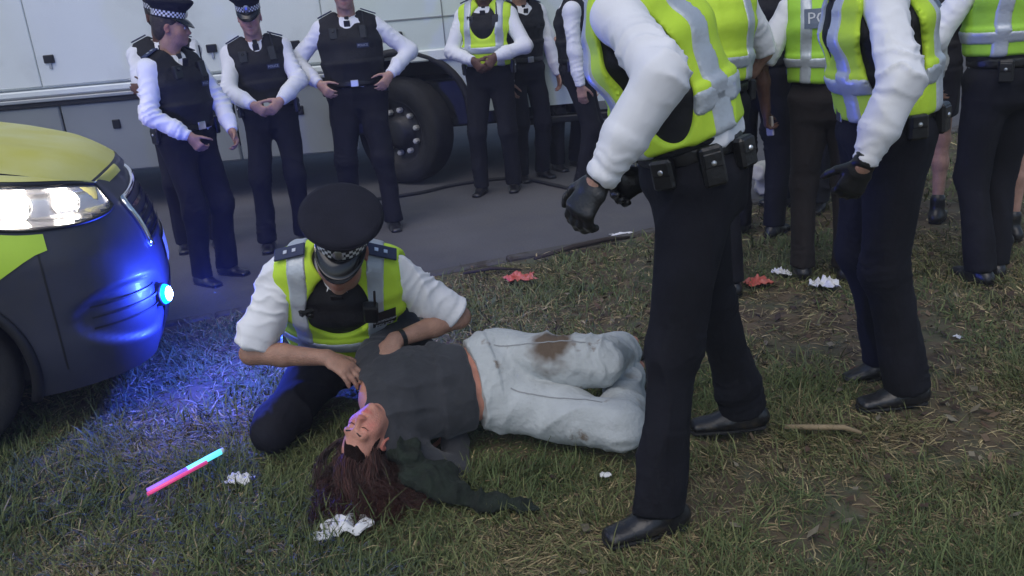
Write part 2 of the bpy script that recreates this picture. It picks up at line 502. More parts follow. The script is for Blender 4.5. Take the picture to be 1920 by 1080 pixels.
def pose(h=1.78, pel=(0, 0, 0.97), pf=None, cf=None, hf=None, wr=None, wl=None, ar=None, al=None,
         er=(0.5, -1, -0.3), el=(-0.5, -1, -0.3), kr=(0.15, 1, 0), kl=(-0.15, 1, 0), fr=(0.1, 1, 0), fl=(-0.1, 1, 0),
         hr=None, hl=None, shrug=0.0, hpos=None, belly=1.0, girth=1.0):
    s = h / 1.78; J = Pose(); J.s = s; J.belly = belly; J.girth = girth
    pf = frame() if pf is None else pf; cf = pf if cf is None else cf; hf = cf if hf is None else hf
    J.pf, J.cf, J.hf = pf, cf, hf
    pel = np.array(pel, float); J.pel = pel
    Up, Uc = pf[:, 2], cf[:, 2]; mid = nrm(Up + Uc)
    J.waist = pel + Up * 0.13 * s; J.bel = J.waist + mid * 0.11 * s; J.chest = J.bel + Uc * 0.13 * s
    J.uch = J.chest + Uc * 0.09 * s; J.nb = J.uch + Uc * 0.05 * s
    J.mf = np.stack([nrm(pf[:, i] + cf[:, i]) for i in range(3)], 1)
    for sd, sg in (('r', 1), ('l', -1)):
        setattr(J, 'sh' + sd, J.uch + cf[:, 0] * sg * 0.185 * s + Uc * (0.005 + shrug) * s)
        setattr(J, 'hip' + sd, pel + pf[:, 0] * sg * 0.092 * s - Up * 0.02 * s)
    J.nt = J.nb + nrm(Uc + hf[:, 2]) * 0.085 * s + hf[:, 1] * 0.012 * s
    J.hc = J.nt + hf[:, 2] * 0.115 * s + hf[:, 1] * 0.02 * s if hpos is None else np.array(hpos, float)
    if hpos is not None: J.nt = J.hc - hf[:, 2] * 0.115 * s - hf[:, 1] * 0.02 * s
    UA, FA, TH, SH = 0.295 * s, 0.265 * s, 0.435 * s, 0.43 * s
    wr = J.shr + V3(0.06, 0.05, -0.53) * s if wr is None else np.array(wr, float)
    wl = J.shl + V3(-0.06, 0.05, -0.53) * s if wl is None else np.array(wl, float)
    ar = V3(0.11, 0, 0.09) * s if ar is None else np.array(ar, float)
    al = V3(-0.11, 0, 0.09) * s if al is None else np.array(al, float)
    J.elr, J.wrr = ik(J.shr, wr, UA, FA, er); J.ell, J.wrl = ik(J.shl, wl, UA, FA, el)
    J.knr, J.anr = ik(J.hipr, ar, TH, SH, kr); J.knl, J.anl = ik(J.hipl, al, TH, SH, kl)
    J.fr, J.fl = nrm(fr), nrm(fl)
    # hand: (finger direction, palm normal, curl)
    J.hr = hr if hr else (nrm(J.wrr - J.elr), V3(-1, 0, 0), 0.5)
    J.hl = hl if hl else (nrm(J.wrl - J.ell), V3(1, 0, 0), 0.5)
    return J


def hand_prims(w, d, n, curl, side, s, grow=0.0, k=0.006):
    """side: +1 right hand, -1 left hand; thumb leaves the side of the palm"""
    d = nrm(d); n = np.asarray(n, float); n = nrm(n - d * (n @ d)); t = np.cross(d, n) * side   # towards the thumb
    P = [cap(w - d * 0.01 * s, w + d * 0.03 * s, (0.029 * s + grow, 0.02 * s + grow), (0.036 * s + grow, 0.016 * s + grow), U=t, k=0.015)]
    P.append(cap(w + d * 0.03 * s, w + d * 0.082 * s, (0.036 * s + grow, 0.016 * s + grow), (0.040 * s + grow, 0.0135 * s + grow), U=t, k=0.012))
    for o, L, a0 in ((0.030, 0.074, -0.05), (0.010, 0.083, 0.0), (-0.010, 0.077, 0.05), (-0.029, 0.060, 0.12)):
        p = w + d * (0.082 - abs(o) * 0.18) * s + t * o * s; ang = 0.25 * curl
        for i, fr_ in enumerate((0.46, 0.3, 0.24)):
            ang += curl * (0.75 if i else 0.6) * (1 + a0)
            dd = d * math.cos(ang) + n * math.sin(ang) - t * a0 * 0.5
            q = p + nrm(dd) * L * fr_ * s
            r0 = (0.0092, 0.0086, 0.0078)[i] * s + grow; r1 = (0.0086, 0.0078, 0.0066)[i] * s + grow
            P.append(cap(p, q, r0, r1, k=k)); p = q
    p = w + d * 0.022 * s + t * 0.03 * s + n * 0.006 * s
    for i, (L, a) in enumerate(((0.042, 0.75), (0.034, 0.5), (0.026, 0.3))):
        dd = nrm(d * (0.75 + 0.15 * i) + t * a + n * (0.35 + curl * 0.35 * i)); q = p + dd * L * s
        P.append(cap(p, q, (0.014, 0.0105, 0.0095)[i] * s + grow, (0.0105, 0.0095, 0.0075)[i] * s + grow, k=0.01 if i == 0 else k)); p = q
    return P


def head_prims(J):
    c, R, s = J.hc, J.hf, J.s * 1.0
    X = lambda x, y, z: c + R @ (V3(x, y, z) * s)
    e = lambda x, y, z, a, b, d, k=0.02, op='u': ell(X(x, y, z), V3(a, b, d) * s, R, k * s, op)
    P = [e(0, -.022, .035, .076, .097, .086), e(0, .03, -.025, .062, .064, .085, .03), e(0, .036, -.07, .052, .05, .045, .03),
         e(0, .076, -.098, .02, .017, .016, .02), e(.04, .055, -.03, .027, .028, .03, .02), e(-.04, .055, -.03, .027, .028, .03, .02)]
    P += [cap(X(-.038, .079, .016), X(.038, .079, .016), .015 * s, k=.016 * s)]
    P += [e(.031, .097, -.004, .018, .017, .0115, .012, 's'), e(-.031, .097, -.004, .018, .017, .0115, .012, 's')]
    P += [e(.031, .0765, -.004, .0145, .0145, .0125, .004), e(-.031, .0765, -.004, .0145, .0145, .0125, .004)]
    P += [cap(X(0, .09, .006), X(0, .108, -.036), .0085 * s, .0125 * s, k=.012 * s), e(.011, .1, -.041, .009, .011, .008, .008), e(-.011, .1, -.041, .009, .011, .008, .008)]
    P += [e(0, .088, -.066, .025, .0125, .0075, .006), e(0, .087, -.079, .021, .0125, .008, .006)]
    for sg in (1, -1):
        P += [e(sg * .079, -.012, -.012, .009, .019, .032, .008), e(sg * .083, -.008, -.012, .006, .01, .018, .004, 's')]
    P += [cap(J.nb - J.cf[:, 2] * .03 * s, J.nt, .06 * s, .055 * s, k=.03 * s), cap(J.nt, X(0, -.02, -.03), .055 * s, .055 * s, k=.03 * s)]
    return P


def torso_st(J, off=0.0, i0=0, i1=6):
    s = J.s; b = J.belly; g = J.girth
    Up = J.pf[:, 2]
    S = [(J.pel - Up * .07 * s, .15 * g, .105, J.pf), (J.pel + Up * .02 * s, .17 * g, .118, J.pf), (J.waist, .158 * g, .112 * (b + 1) / 2, J.mf), (J.bel + J.mf[:, 1] * .03 * (b - 1), .165 * g, .118 * b, J.mf),
         (J.chest, .182 * g, .124 * (b + 2) / 3, J.cf), (J.uch - J.cf[:, 2] * .015 * s, .178 * g, .108, J.cf), (J.nb, .115, .075, J.cf)]
    return [(p, wd * s + off, dp * s + off, F) for (p, wd, dp, F) in S][i0:i1 + 1]


def torso_prims(J, off=0.0, i0=0, i1=6, k=0.05, lo=None):
    S = torso_st(J, off, i0, i1)
    if lo is not None:
        p, a, b, F = S[0]; S[0] = (p + F[:, 2] * lo, a, b, F)
    P = []
    for n, ((p, a, b, F), (q, c, d, G)) in enumerate(zip(S[:-1], S[1:])):
        P.append(cap(p, q, (a, b), (c, d), U=nrm(F[:, 0] + G[:, 0]), cw=0.12 if (n == 0 and i0 > 0) else 0.5, k=k if n else 0.004))
    return P


def body_tint(J, base, lip=(0.8, 0.55, 0.6), blush=0.0):
    base = np.array(base)
    def f(v):
        q = (v - J.hc) @ J.hf / J.s
        c = np.tile(base, (len(v), 1))
        w = np.exp(-(((q[:, 0]) / .024) ** 2 + ((q[:, 2] + .072) / .010) ** 2) ** 2) * (q[:, 1] > .075)
        c = c * (1 - w[:, None] * (1 - np.array(lip)))
        w = np.exp(-((np.abs(q[:, 0]) - .042) / .02) ** 2 - ((q[:, 2] + .03) / .025) ** 2) * (q[:, 1] > .03) + np.exp(-(q[:, 0] / .015) ** 2 - ((q[:, 2] + .035) / .015) ** 2) * (q[:, 1] > .09) + (np.abs(q[:, 0]) > .074) * (np.abs(q[:, 2] + .01) < .05)
        c = c * (1 - np.clip(w, 0, 1)[:, None] * np.array([0.02, 0.22, 0.2]) * (1 + blush))
        return np.concatenate([c, np.ones((len(v), 1))], 1)
    return f


def make_cap(J, parent, tilt=8):
    """flat peaked cap with a chequered band"""
    s = J.s; R = J.hf @ frame(0, tilt); c = J.hc + J.hf @ (V3(0, -.014, .062) * s)
    n = 48
    def ring(rx, ry, z, zf=0.0):
        return [c + R @ (V3(rx * math.sin(2 * math.pi * k / n), ry * math.cos(2 * math.pi * k / n), z + zf * math.cos(2 * math.pi * k / n)) * s) for k in range(n)]
    def loft(rings):
        v = [p for r in rings for p in r]
        f = [(i * n + k, i * n + (k + 1) % n, (i + 1) * n + (k + 1) % n, (i + 1) * n + k)[::-1] for i in range(len(rings) - 1) for k in range(n)]
        return v, f
    prof = [(.086, .104, .036, 0), (.092, .111, .05, .002), (.108, .127, .064, .006), (.124, .141, .08, .011), (.1285, .1455, .09, .013), (.126, .143, .099, .014), (.112, .13, .106, .014), (.085, .1, .1100, .0135), (.05, .06, .1125, .008), (.02, .024, .1132, .003)]
    v, f = loft([ring(*p) for p in prof]); f = f + [tuple(range((len(prof) - 1) * n, len(prof) * n))[::-1]]; crown = mesh_np('cap', v, f, CAPC, parent)
    PI_ = MB(); rg = ring(.1288, .1458, .0905, .013); PI_.tube(rg + rg[:1], .0022, 5, False); PI_.build('piping', CAPC, crown, True)
    rows = 3; rr = [ring(.0855, .1035, z) for z in np.linspace(.0, .037, rows + 1)]
    v, f = loft(rr); fm = [((i // n) + (i % n)) % 2 for i in range(len(f))]
    mesh_np('chequered_band', v, f, None, crown, sm=False, fm=fm, mats=[CHQW, PLAST])
    rr = [ring(.0845, .1025, -.008), ring(.0862, .1042, -.008), ring(.0862, .1042, .0005)]
    v, f = loft(rr); mesh_np('band_trim', v, f, CAPC, crown)
    # peak
    m = 24; V = []; F = []
    for lay, dz in ((0, 0.0), (1, -.004)):
        for j in range(5):
            t = j / 4
            for k in range(m + 1):
                a = rad(-68 + 136 * k / m); fall = math.cos(a * 90 / 68 * 0.98) ** 0.8
                ext = .058 * t * max(fall, 0)
                V.append(c + R @ (V3((.086 + ext * .35) * math.sin(a), (.104 + ext) * math.cos(a), .002 - .034 * t * t * max(fall, 0) - .012 * t * max(fall, 0) + dz) * s))
    for lay in (0, 1):
        b = lay * 5 * (m + 1)
        for j in range(4):
            for k in range(m):
                q = (b + j * (m + 1) + k, b + j * (m + 1) + k + 1, b + (j + 1) * (m + 1) + k + 1, b + (j + 1) * (m + 1) + k); F.append(q if lay else q[::-1])
    b = 5 * (m + 1); e = 4 * (m + 1)
    for k in range(m): F.append((e + k, e + k + 1, b + e + k + 1, b + e + k))
    mesh_np('peak', V, F, GLOSS, crown)
    B = MB(); bc = c + R @ (V3(0, .111, .03) * s); RB = R @ frame(0, -90 + 75)
    B.lathe([(.001, .004), (.009, .004), (.017, .001), (.019, -.001)], 12, bc, R @ np.array([[1, 0, 0], [0, 0, 1], [0, 1, 0]]).astype(float), 1, 1.25)
    B.build('badge', SILVER, crown)
    return crown


def make_shoe(J, sd, parent, m=None):
    m = m or SHOE
    an = getattr(J, 'an' + sd); f = nrm(getattr(J, 'f' + sd)); s = J.s
    # foot frame: f forward, up from lower leg or z
    up = V3(0, 0, 1) if abs(f[2]) < 0.9 else nrm(getattr(J, 'kn' + sd) - an)
    r = nrm(np.cross(f, up)); u = np.cross(r, f); R = np.stack([r, f, u], 1)
    b = an - u * 0.062 * s
    P = [cap(b - f * .045 * s, b + f * .06 * s, (.036 * s, .038 * s), (.04 * s, .034 * s), U=r, k=.03), cap(b + f * .06 * s - u * .006 * s, b + f * .165 * s - u * .014 * s, (.045 * s, .033 * s), (.04 * s, .022 * s), U=r, k=.03),
         cap(an + u * .05 * s, b, .045 * s, .043 * s, k=.04), half(b - u * .025 * s, -u)]
    sh = part('shoe', P, 0.007, m, parent, 1)
    Q = [cap(b - f * .047 * s - u * .028 * s, b + f * .05 * s - u * .028 * s, (.04 * s, .02 * s), (.042 * s, .02 * s), U=r, k=.01), cap(b + f * .05 * s - u * .028 * s, b + f * .168 * s - u * .028 * s, (.047 * s, .02 * s), (.041 * s, .02 * s), U=r, k=.01),
         half(b - u * .0235 * s, u), half(b - u * .037 * s, -u), box(b + f * .035 * s - u * .04 * s, (.06 * s, .018 * s, .007 * s), R, .002, .003, 's')]
    part('sole', Q, 0.006, SOLE, sh, 0)
    return sh


def hivis_prims(J, off, opening=True, lo=0.0, vneck=False, closed=False):
    s = J.s; cf = J.cf
    P = torso_prims(J, off, 2, 5, lo=lo)
    for sg in (1, -1):
        P.append(cap(J.nb + cf[:, 0] * sg * .075 * s - cf[:, 2] * .012 * s, J.uch + cf[:, 0] * sg * .15 * s + cf[:, 2] * .012 * s, .053 * s + off, .047 * s + off, k=.05))
    P += [cap(J.nb - cf[:, 2] * .05 * s, J.nb + cf[:, 2] * .2 * s + cf[:, 1] * .03, .066 * s, .09 * s, k=.01, op='s'), ell(J.nb + cf[:, 1] * .11 * s - cf[:, 2] * .0 * s, V3(.042, .08, .055) * s, cf, .012, 's')]
    if vneck: P.append(ell(J.nb + cf[:, 1] * .15 * s - cf[:, 2] * .075 * s, V3(.105, .13, .145) * s, cf, .01, 's'))
    if closed: P.pop()
    for sg in (1, -1):     # armholes
        P.append(ell(J.uch + cf[:, 0] * sg * .25 * s - cf[:, 2] * .03 * s, V3(.085, .075, .12) * s, cf, .01, 's'))
        if opening:
            c = (J.bel + J.chest) / 2 + cf[:, 0] * sg * .21 * s; P.append(ell(c, V3(.095, .095, .185) * s, np.stack([cf[:, 0], cf[:, 1], nrm(J.mf[:, 2] + cf[:, 2])], 1), .008, 's'))
    return P


def person(label, loc, rz, J, h=0.008, skin='tanned skin', shirt='long', shirt_m=None, vest='stab', legs='trousers', leg_m=None, capd=True,
           hair=(0.03, 0.02, 0.014), shoes=True, gloves='', tie=True, fold=0.006, seed=1, group='police officers', belt=True, headless=False,
           sleeve=None, vlo=0.0, hivis=None, opening=True, bands='front', pouches=((100, .2),), epaul=True, collar=True, bodyk=None, lip=None, blush=0, nshoe='rl', stabm=None, refl=True):
    root = empty('person', loc, rz, label, 'person', group)
    root.name = 'person'
    s = J.s; skm = MATS[skin]; cf, pf = J.cf, J.pf
    # --- body: one continuous surface
    P = torso_prims(J, -.022, 0, 6, .05)
    for sd in 'rl':
        sh, e, w_ = (getattr(J, k + sd) for k in ('sh', 'el', 'wr'))
        hip, kn, an = (getattr(J, k + sd) for k in ('hip', 'kn', 'an')); f = getattr(J, 'f' + sd)
        P += [cap(J.uch, sh, .06 * s, .05 * s, k=.05), cap(sh, e, .047 * s, .039 * s, k=.03), cap(e, e * .6 + w_ * .4, .038 * s, .038 * s, k=.02), cap(e * .6 + w_ * .4, w_, .038 * s, .026 * s, k=.02)]
        P += hand_prims(w_, *getattr(J, 'h' + sd), 1 if sd == 'r' else -1, s)
        if legs == 'bare':
            P += [cap(hip, kn, .086 * s, .055 * s, k=.05), cap(kn, kn * .65 + an * .35, .052 * s, .055 * s, k=.03), cap(kn * .65 + an * .35, an, .055 * s, .034 * s, k=.03)]
        else:
            P += [cap(hip, kn, .074 * s, .047 * s, k=.05), cap(kn, kn * .65 + an * .35, .044 * s, .045 * s, k=.03), cap(kn * .65 + an * .35, an, .045 * s, .03 * s, k=.03)]
        P += [cap(an - V3(0, 0, .035) * s, an + f * .10 * s - V3(0, 0, .065) * s, .024 * s, .014 * s, k=.02)]
    P += head_prims(J)
    body = part('body', P, h, skm, root, 1, tint=body_tint(J, TINT[skin], lip or (0.86, 0.62, 0.62), blush))
    J.bodyo = body
    X = lambda x, y, z: J.hc + J.hf @ (V3(x, y, z) * s)
    # --- hair and eyes
    if hair is not None:
        hm = mat('hair %.3f' % hair[0], hair, 0.6, 0.5, 90, var=0.4, vscale=60)
        H = [ell(X(0, -.024, .036), V3(.081, .102, .09) * s, J.hf, .02), ell(X(0, -.06, -.03), V3(.066, .055, .06) * s, J.hf, .03),
             ell(X(0, .105, -.02), V3(.085, .085, .072) * s, J.hf, .015, 's'), ell(X(0, .04, -.10), V3(.1, .1, .08) * s, J.hf, .015, 's')]
        for sg in (1, -1): H.append(ell(X(sg * .085, .01, -.02), V3(.02, .03, .036) * s, J.hf, .01, 's'))
        part('hair', H, min(h, .007), hm, root, 1)
        for sg in (1, -1):
            EB = MB(); EB.tube([X(sg * .014, .0925, .017), X(sg * .03, .0935, .022), X(sg * .047, .083, .017)], [.003 * s, .0035 * s, .002 * s], 5); EB.build('eyebrow', hm, root)
    if not lip:
        for sg in (1, -1):
            E_ = MB(); E_.lathe([(.001, .0118), (.006, .0103), (.0105, .0055), (.012, 0), (.0105, -.0055)], 12, X(sg * .031, .0805, -.004), J.hf @ np.array([[1, 0, 0], [0, 0, 1], [0, -1, 0]]).astype(float), s, s)
            ey = E_.build('eye', mat('eye white', (0.7, 0.68, 0.66), 0.2), root, True)
            E_ = MB(); E_.lathe([(.0001, .0129), (.003, .0127), (.0055, .0112)], 10, X(sg * .031, .0805, -.004), J.hf @ np.array([[1, 0, 0], [0, 0, 1], [0, -1, 0]]).astype(float), s, s)
            E_.build('iris', mat('dark iris', (0.02, 0.015, 0.01), 0.15), ey, True)
    if capd: make_cap(J, root)
    # --- trousers
    if legs == 'trousers' or legs == 'shorts':
        P = torso_prims(J, .012, 0, 2, .05)
        jl = []
        for sd in 'rl':
            hip, kn, an = (getattr(J, k + sd) for k in ('hip', 'kn', 'an')); ax = nrm(an - kn)
            if legs == 'trousers':
                fwd = getattr(J, 'f' + sd)
                P += [cap(hip, kn, .098 * s * J.girth, .073 * s, k=.05), cap(kn, kn * .5 + an * .5, .071 * s, .067 * s, k=.04), cap(kn * .5 + an * .5, an + ax * .03 * s + fwd * .012, (.066 * s, .068 * s), (.066 * s, .076 * s), U=np.cross(ax, fwd), cw=.1, k=.01)]
                jl += [(kn, nrm(an - hip), .13, .006, .035), (an - ax * .06, ax, .1, .006, .04), (hip, nrm(kn - hip), .12, .004, .04)]
            else:
                P += [cap(hip, hip * .35 + kn * .65, .1 * s, .09 * s, cw=.1, k=.04)]
        part('trousers' if legs == 'trousers' else 'shorts', P, h, leg_m or NAVY, root, 1, dict(amp=fold * 1.2, f=6, seed=seed, joints=jl))
    # --- shirt
    if shirt:
        sm_ = shirt_m or SHIRT
        P = torso_prims(J, .008, 1 if vlo >= 0 else 2, 6, .05)
        jl = []
        for sd in 'rl':
            sh, e, w_ = (getattr(J, k + sd) for k in ('sh', 'el', 'wr')); ax = nrm(w_ - e)
            P += [cap(J.uch + cf[:, 2] * .01, sh, .07 * s, .064 * s, k=.05)]
            if shirt == 'long':
                P += [cap(sh, e, .061 * s, .055 * s, k=.03), cap(e, e * .45 + w_ * .55, .055 * s, .051 * s, k=.03), cap(e * .45 + w_ * .55, w_ - ax * .045 * s, .05 * s, .042 * s, k=.02, cw=.2), cap(w_ - ax * .05 * s, w_ - ax * .005, .038 * s, .037 * s, cw=.1, k=.006)]
                jl += [(e, ax + nrm(e - sh) + cf[:, 1] * .3, .13, .012, .045), (sh * .3 + e * .7, nrm(e - sh) * .6 + cf[:, 0] * .8, .10, .007, .04), (w_ - ax * .07, ax, .07, .008, .028), (sh + (e - sh) * .5, nrm(e - sh) + cf[:, 1] * .5, .12, .007, .05)]
            else:
                t = sleeve or 0.72; q = sh + (e - sh) * t; a2 = nrm(e - sh)
                P += [cap(sh, q - a2 * .045, .068 * s, .07 * s, k=.03, cw=.3), cap(q - a2 * .045, q, .066 * s, .068 * s, cw=.1, k=.004)]
                jl += [(sh + (q - sh) * .4, a2 + cf[:, 1] * .4, .1, .011, .04), (q - a2 * .05, a2, .05, .006, .03)]
        P += [cap(J.nb - cf[:, 2] * .02, J.nb + cf[:, 2] * .03 * s + cf[:, 1] * .006, .071 * s, .066 * s, cw=.2, k=.02), cap(J.nb + cf[:, 2] * .0 * s + cf[:, 1] * .012, J.nb + cf[:, 2] * .2 * s + cf[:, 1] * .04, .058 * s, .062 * s, k=.004, op='s')]
        so = part('shirt', P, h, sm_, root, 1, dict(amp=fold, f=7, seed=seed + 40, joints=jl)); J.shirto = so
        if collar:
            for sg in (1, -1):
                C = MB(); a = J.nb + cf[:, 2] * .045 * s - cf[:, 1] * .045 * s + cf[:, 0] * sg * .05 * s; b = J.nb + cf[:, 2] * .02 * s + cf[:, 1] * .075 * s + cf[:, 0] * sg * .01; cc = J.nb - cf[:, 2] * .035 * s + cf[:, 1] * .105 * s + cf[:, 0] * sg * .045 * s; d_ = J.nb + cf[:, 0] * sg * .082 * s + cf[:, 2] * .005 * s
                C.add([a, b, cc, d_, a + cf[:, 0] * sg * .004, b + cf[:, 1] * .004, cc + cf[:, 1] * .005, d_ + cf[:, 0] * sg * .005], [(0, 1, 2, 3), (4, 7, 6, 5), (0, 4, 5, 1), (1, 5, 6, 2), (2, 6, 7, 3), (3, 7, 4, 0)]); C.build('collar', sm_, so)
        if tie:
            T = MB(); p0 = J.nb + cf[:, 1] * .082 * s + cf[:, 2] * .012 * s; T.box(p0, (.016, .01, .018), cf, .004)
            T.box(p0 - cf[:, 2] * .09 + cf[:, 1] * .028, (.022, .004, .08), cf @ frame(0, 14), .003); T.build('tie', mat('black tie', (0.01, 0.01, 0.012), .7), root)
    # --- body armour and high-visibility vest
    bv = None
    if vest in ('stab', 'both'):
        P = hivis_prims(J, .03, False, lo=-.03, closed=(vest == 'both'))
        v_ = part('stab_vest', P, h, stabm or BLACKV, root, 1, dict(amp=.002, f=9, seed=seed + 3)); bv = v_; J.vest = v_
    if vest in ('hivis', 'both'):
        hm_ = hivis or HIVIS
        off = .045 if vest == 'both' else .032
        vn = vest == 'both'; P = hivis_prims(J, off, opening, lo=vlo, vneck=vn)
        v_ = part('hi_vis_vest', P, h, hm_, root, 1, dict(amp=fold * .7, f=6, seed=seed + 3)); bv = v_; J.vest = v_
        if refl:
            base = hivis_prims(J, off + .006, opening, lo=vlo - .001, vneck=vn); cen = (J.bel + J.chest) / 2
            fo = dict(amp=fold * .7, f=6, seed=seed + 3); big = V3(1, 1, 1)
            for sg in (1, -1):     # braces over the shoulders
                part('reflective_band', base + [box(cen + cf[:, 0] * sg * .128 * s, (.029 * s, .6, .6), cf, .001, .002, 'i')], h, REFL, v_, 1, fo)
            zc = J.waist + J.mf[:, 2] * .075 * s
            part('reflective_band', base + [box(zc, (.6, .6, .026 * s), J.mf, .001, .002, 'i')], h, REFL, v_, 1, fo)
    # --- belt with pouches
    if belt:
        S = torso_st(J, .022, 1, 2); (p1, a1, b1, F1), (p2, a2_, b2, F2) = S
        m1 = p1 * .35 + p2 * .65
        wa, wb = a2_ * 1.0 + .008, b2 * 1.0 + .012
        bo = part('belt', [cap(m1 - pf[:, 2] * .022, m1 + pf[:, 2] * .022, (wa, wb), (wa, wb), U=pf[:, 0], cw=.05, k=.004)], h, LEATHER, root, 0)
        BK = MB(); BK.box(m1 + pf[:, 1] * (wb + .004), (.028, .004, .024), pf, .003); BK.build('buckle', SILVER, bo)
        for (deg, szz) in pouches:
            a = rad(deg); d = pf[:, 1] * math.cos(a) * wb + pf[:, 0] * math.sin(a) * wa; dn = nrm(d)
            R = np.stack([nrm(np.cross(dn, pf[:, 2])), dn, pf[:, 2]], 1)
            PB = MB(); PB.box(m1 + d + dn * .02 - pf[:, 2] * .03, (.032, .018, szz * .25), R, .008); po = PB.build('pouch', LEATHER, root)
            PB = MB(); PB.box(m1 + d + dn * .037 - pf[:, 2] * .012, (.026, .004, .02), R, .003); fl = PB.build('flap', LEATHER, po)
            PB = MB(); PB.lathe([(.0001, .004), (.006, .003), (.008, 0)], 10, m1 + d + dn * .041 - pf[:, 2] * .02, R @ np.array([[1, 0, 0], [0, 0, 1], [0, -1, 0]]).astype(float)); PB.build('stud', SILVER, po)
    if epaul and shirt:
        for sd, sg in (('r', 1), ('l', -1)):
            a = J.nb + cf[:, 0] * sg * .095 * s; b = getattr(J, 'sh' + sd) + cf[:, 0] * sg * .02 * s; up = cf[:, 2]
            R = np.stack([nrm(b - a), cf[:, 1], nrm(np.cross(nrm(b - a), cf[:, 1])) * (1)], 1)
            hgt = .075 * s + (.05 if vest else .012)
            c_ = (a + b) / 2 + up * (.078 * s if vest not in ('both', 'hivis') else .1 * s)
            EP = MB(); EP.box(c_, (.055 * s, .024 * s, .004), R, .002); eo = EP.build('epaulette', PATCHB, root)
            for q in (-.02, .015):
                EP = MB(); EP.box(c_ + R[:, 0] * q + R[:, 2] * .005 * (1 if R[2, 2] > 0 else -1), (.007, .007, .002), R); EP.build('pip', SILVER, eo)
    if shoes and legs != 'none':
        for sd in nshoe: make_shoe(J, sd, root, shoes if not isinstance(shoes, bool) else None)
    for sd in gloves:
        w_ = getattr(J, 'wr' + sd); e = getattr(J, 'el' + sd)
        part('glove', hand_prims(w_, *getattr(J, 'h' + sd), 1 if sd == 'r' else -1, s, .003) + [cap(w_ - nrm(w_ - e) * .035, w_, .035 * s, .034 * s, cw=.2, k=.01)], .0055, LEATHER, root, 1)
    J.root = root; J.bv = bv
    return root


def chest_kit(J, radio=True, cam=True, badge=True):
    """radio, body camera and badge on the chest of a vest"""
    if J.bv is None: return
    bv = bvh_of(J.bv); cf = J.cf; s = J.s
    R = cf @ frame(0, -6)
    def front(x, z):
        q = J.chest + cf[:, 0] * x * s + cf[:, 2] * z * s + cf[:, 1] * .5
        hit = bv.ray_cast(Vector(q), Vector(-cf[:, 1]), 1.0)[0]
        return np.array(hit) if hit is not None else q - cf[:, 1] * .35
    if radio:
        p = front(-.1, .06); B = MB(); B.box(p + cf[:, 1] * .012, (.026, .016, .05), R, .006); r = B.build('radio', PLAST, J.root)
        B = MB(); B.tube([p + cf[:, 1] * .012 + cf[:, 2] * .05 - cf[:, 0] * .015, p + cf[:, 1] * .014 + cf[:, 2] * .14 - cf[:, 0] * .015], .005, 6); B.build('antenna', PLAST, r)
    if cam:
        p = front(.1, .06); B = MB(); B.box(p + cf[:, 1] * .01, (.03, .014, .04), R, .005); r = B.build('body_camera', PLAST, J.root)
        B = MB(); B.lathe([(.001, .004), (.008, .003), (.011, 0)], 12, p + cf[:, 1] * .026 + cf[:, 2] * .018, R @ np.array([[1, 0, 0], [0, 0, 1], [0, -1, 0]]).astype(float)); B.build('lens', GLOSS, r)
    if badge:
        p = front(-.09, -.03); v, f = grid2(.085, .032, 6, 3)
        o = decal('name_patch', v, f, bv, p, -cf[:, 0], cf[:, 2], PATCHB, J.root, .004)
        v, f = text_mesh('POLICE', .022); decal('lettering', v, f, bv, p, -cf[:, 0], cf[:, 2], LETTER, o, .006)


# ------------------------------------------------------------------ ground
EDGE = [(-60, -14), (-14, 1.2), (-8, 2.85), (-3, 4.25), (-.41, 5.13), (.83, 5.58), (2.29, 6.46), (4, 7.9), (8, 12), (30, 36)]
def edge_y(x): return np.interp(x, [p[0] for p in EDGE], [p[1] for p in EDGE])


def terrain(x, y):
    x = np.asarray(x, float); y = np.asarray(y, float)
    p = np.stack([x, y, 0 * x], -1).reshape(-1, 3)
    z = .012 * fbm(p * 1.7, 3) + .011 * fbm(p * 9, 5) + .005 * vnoise(p * 31, 9)
    e = np.clip((edge_y(x).ravel() - y.ravel()) / .35, 0, 1) if True else 1
    return (z * (.25 + .75 * e)).reshape(x.shape) - .012


def bare(x, y):          # where the turf is worn to soil
    p = np.stack([x, y, 0 * x], -1).reshape(-1, 3)
    b = fbm(p * 1.3 + 4, 21, 3) + .45 * fbm(p * 5, 25, 2)
    e = (edge_y(x) - y).ravel()
    b = b + .5 * np.exp(-(e / .22) ** 2) + .35 * np.exp(-(((x.ravel() - 1.6) / 1.0) ** 2 + ((y.ravel() - 3.3) / .9) ** 2))
    return b.reshape(x.shape)


# one earth sheet to the horizon, the road on it, the verge on top
g = MB(); g.add([(-500, -500, -.12), (500, -500, -.12), (500, 700, -.12), (-500, 700, -.12)], [(0, 1, 2, 3)])
tag(g.build('ground', mat('dark earth', (.05, .042, .03), .95, .4, 4, var=.3, vscale=1.5)), kind='structure')
nx = 90; xs = np.linspace(-40, 40, nx); v = []; f = []
for i, x in enumerate(xs):
    y0 = edge_y(x) - .6
    v += [(x, y0, -.075), (x, y0 + 40, -.075)]
for i in range(nx - 1): f.append((2 * i, 2 * i + 2, 2 * i + 3, 2 * i + 1))
tag(mesh_np('road', np.array(v), f, mat('worn asphalt', (.092, .091, .096), .9, .5, 60, var=.2, vscale=1.1, mud=((.108, .104, .10), 3.2, .5, .75)), sm=False), kind='structure')
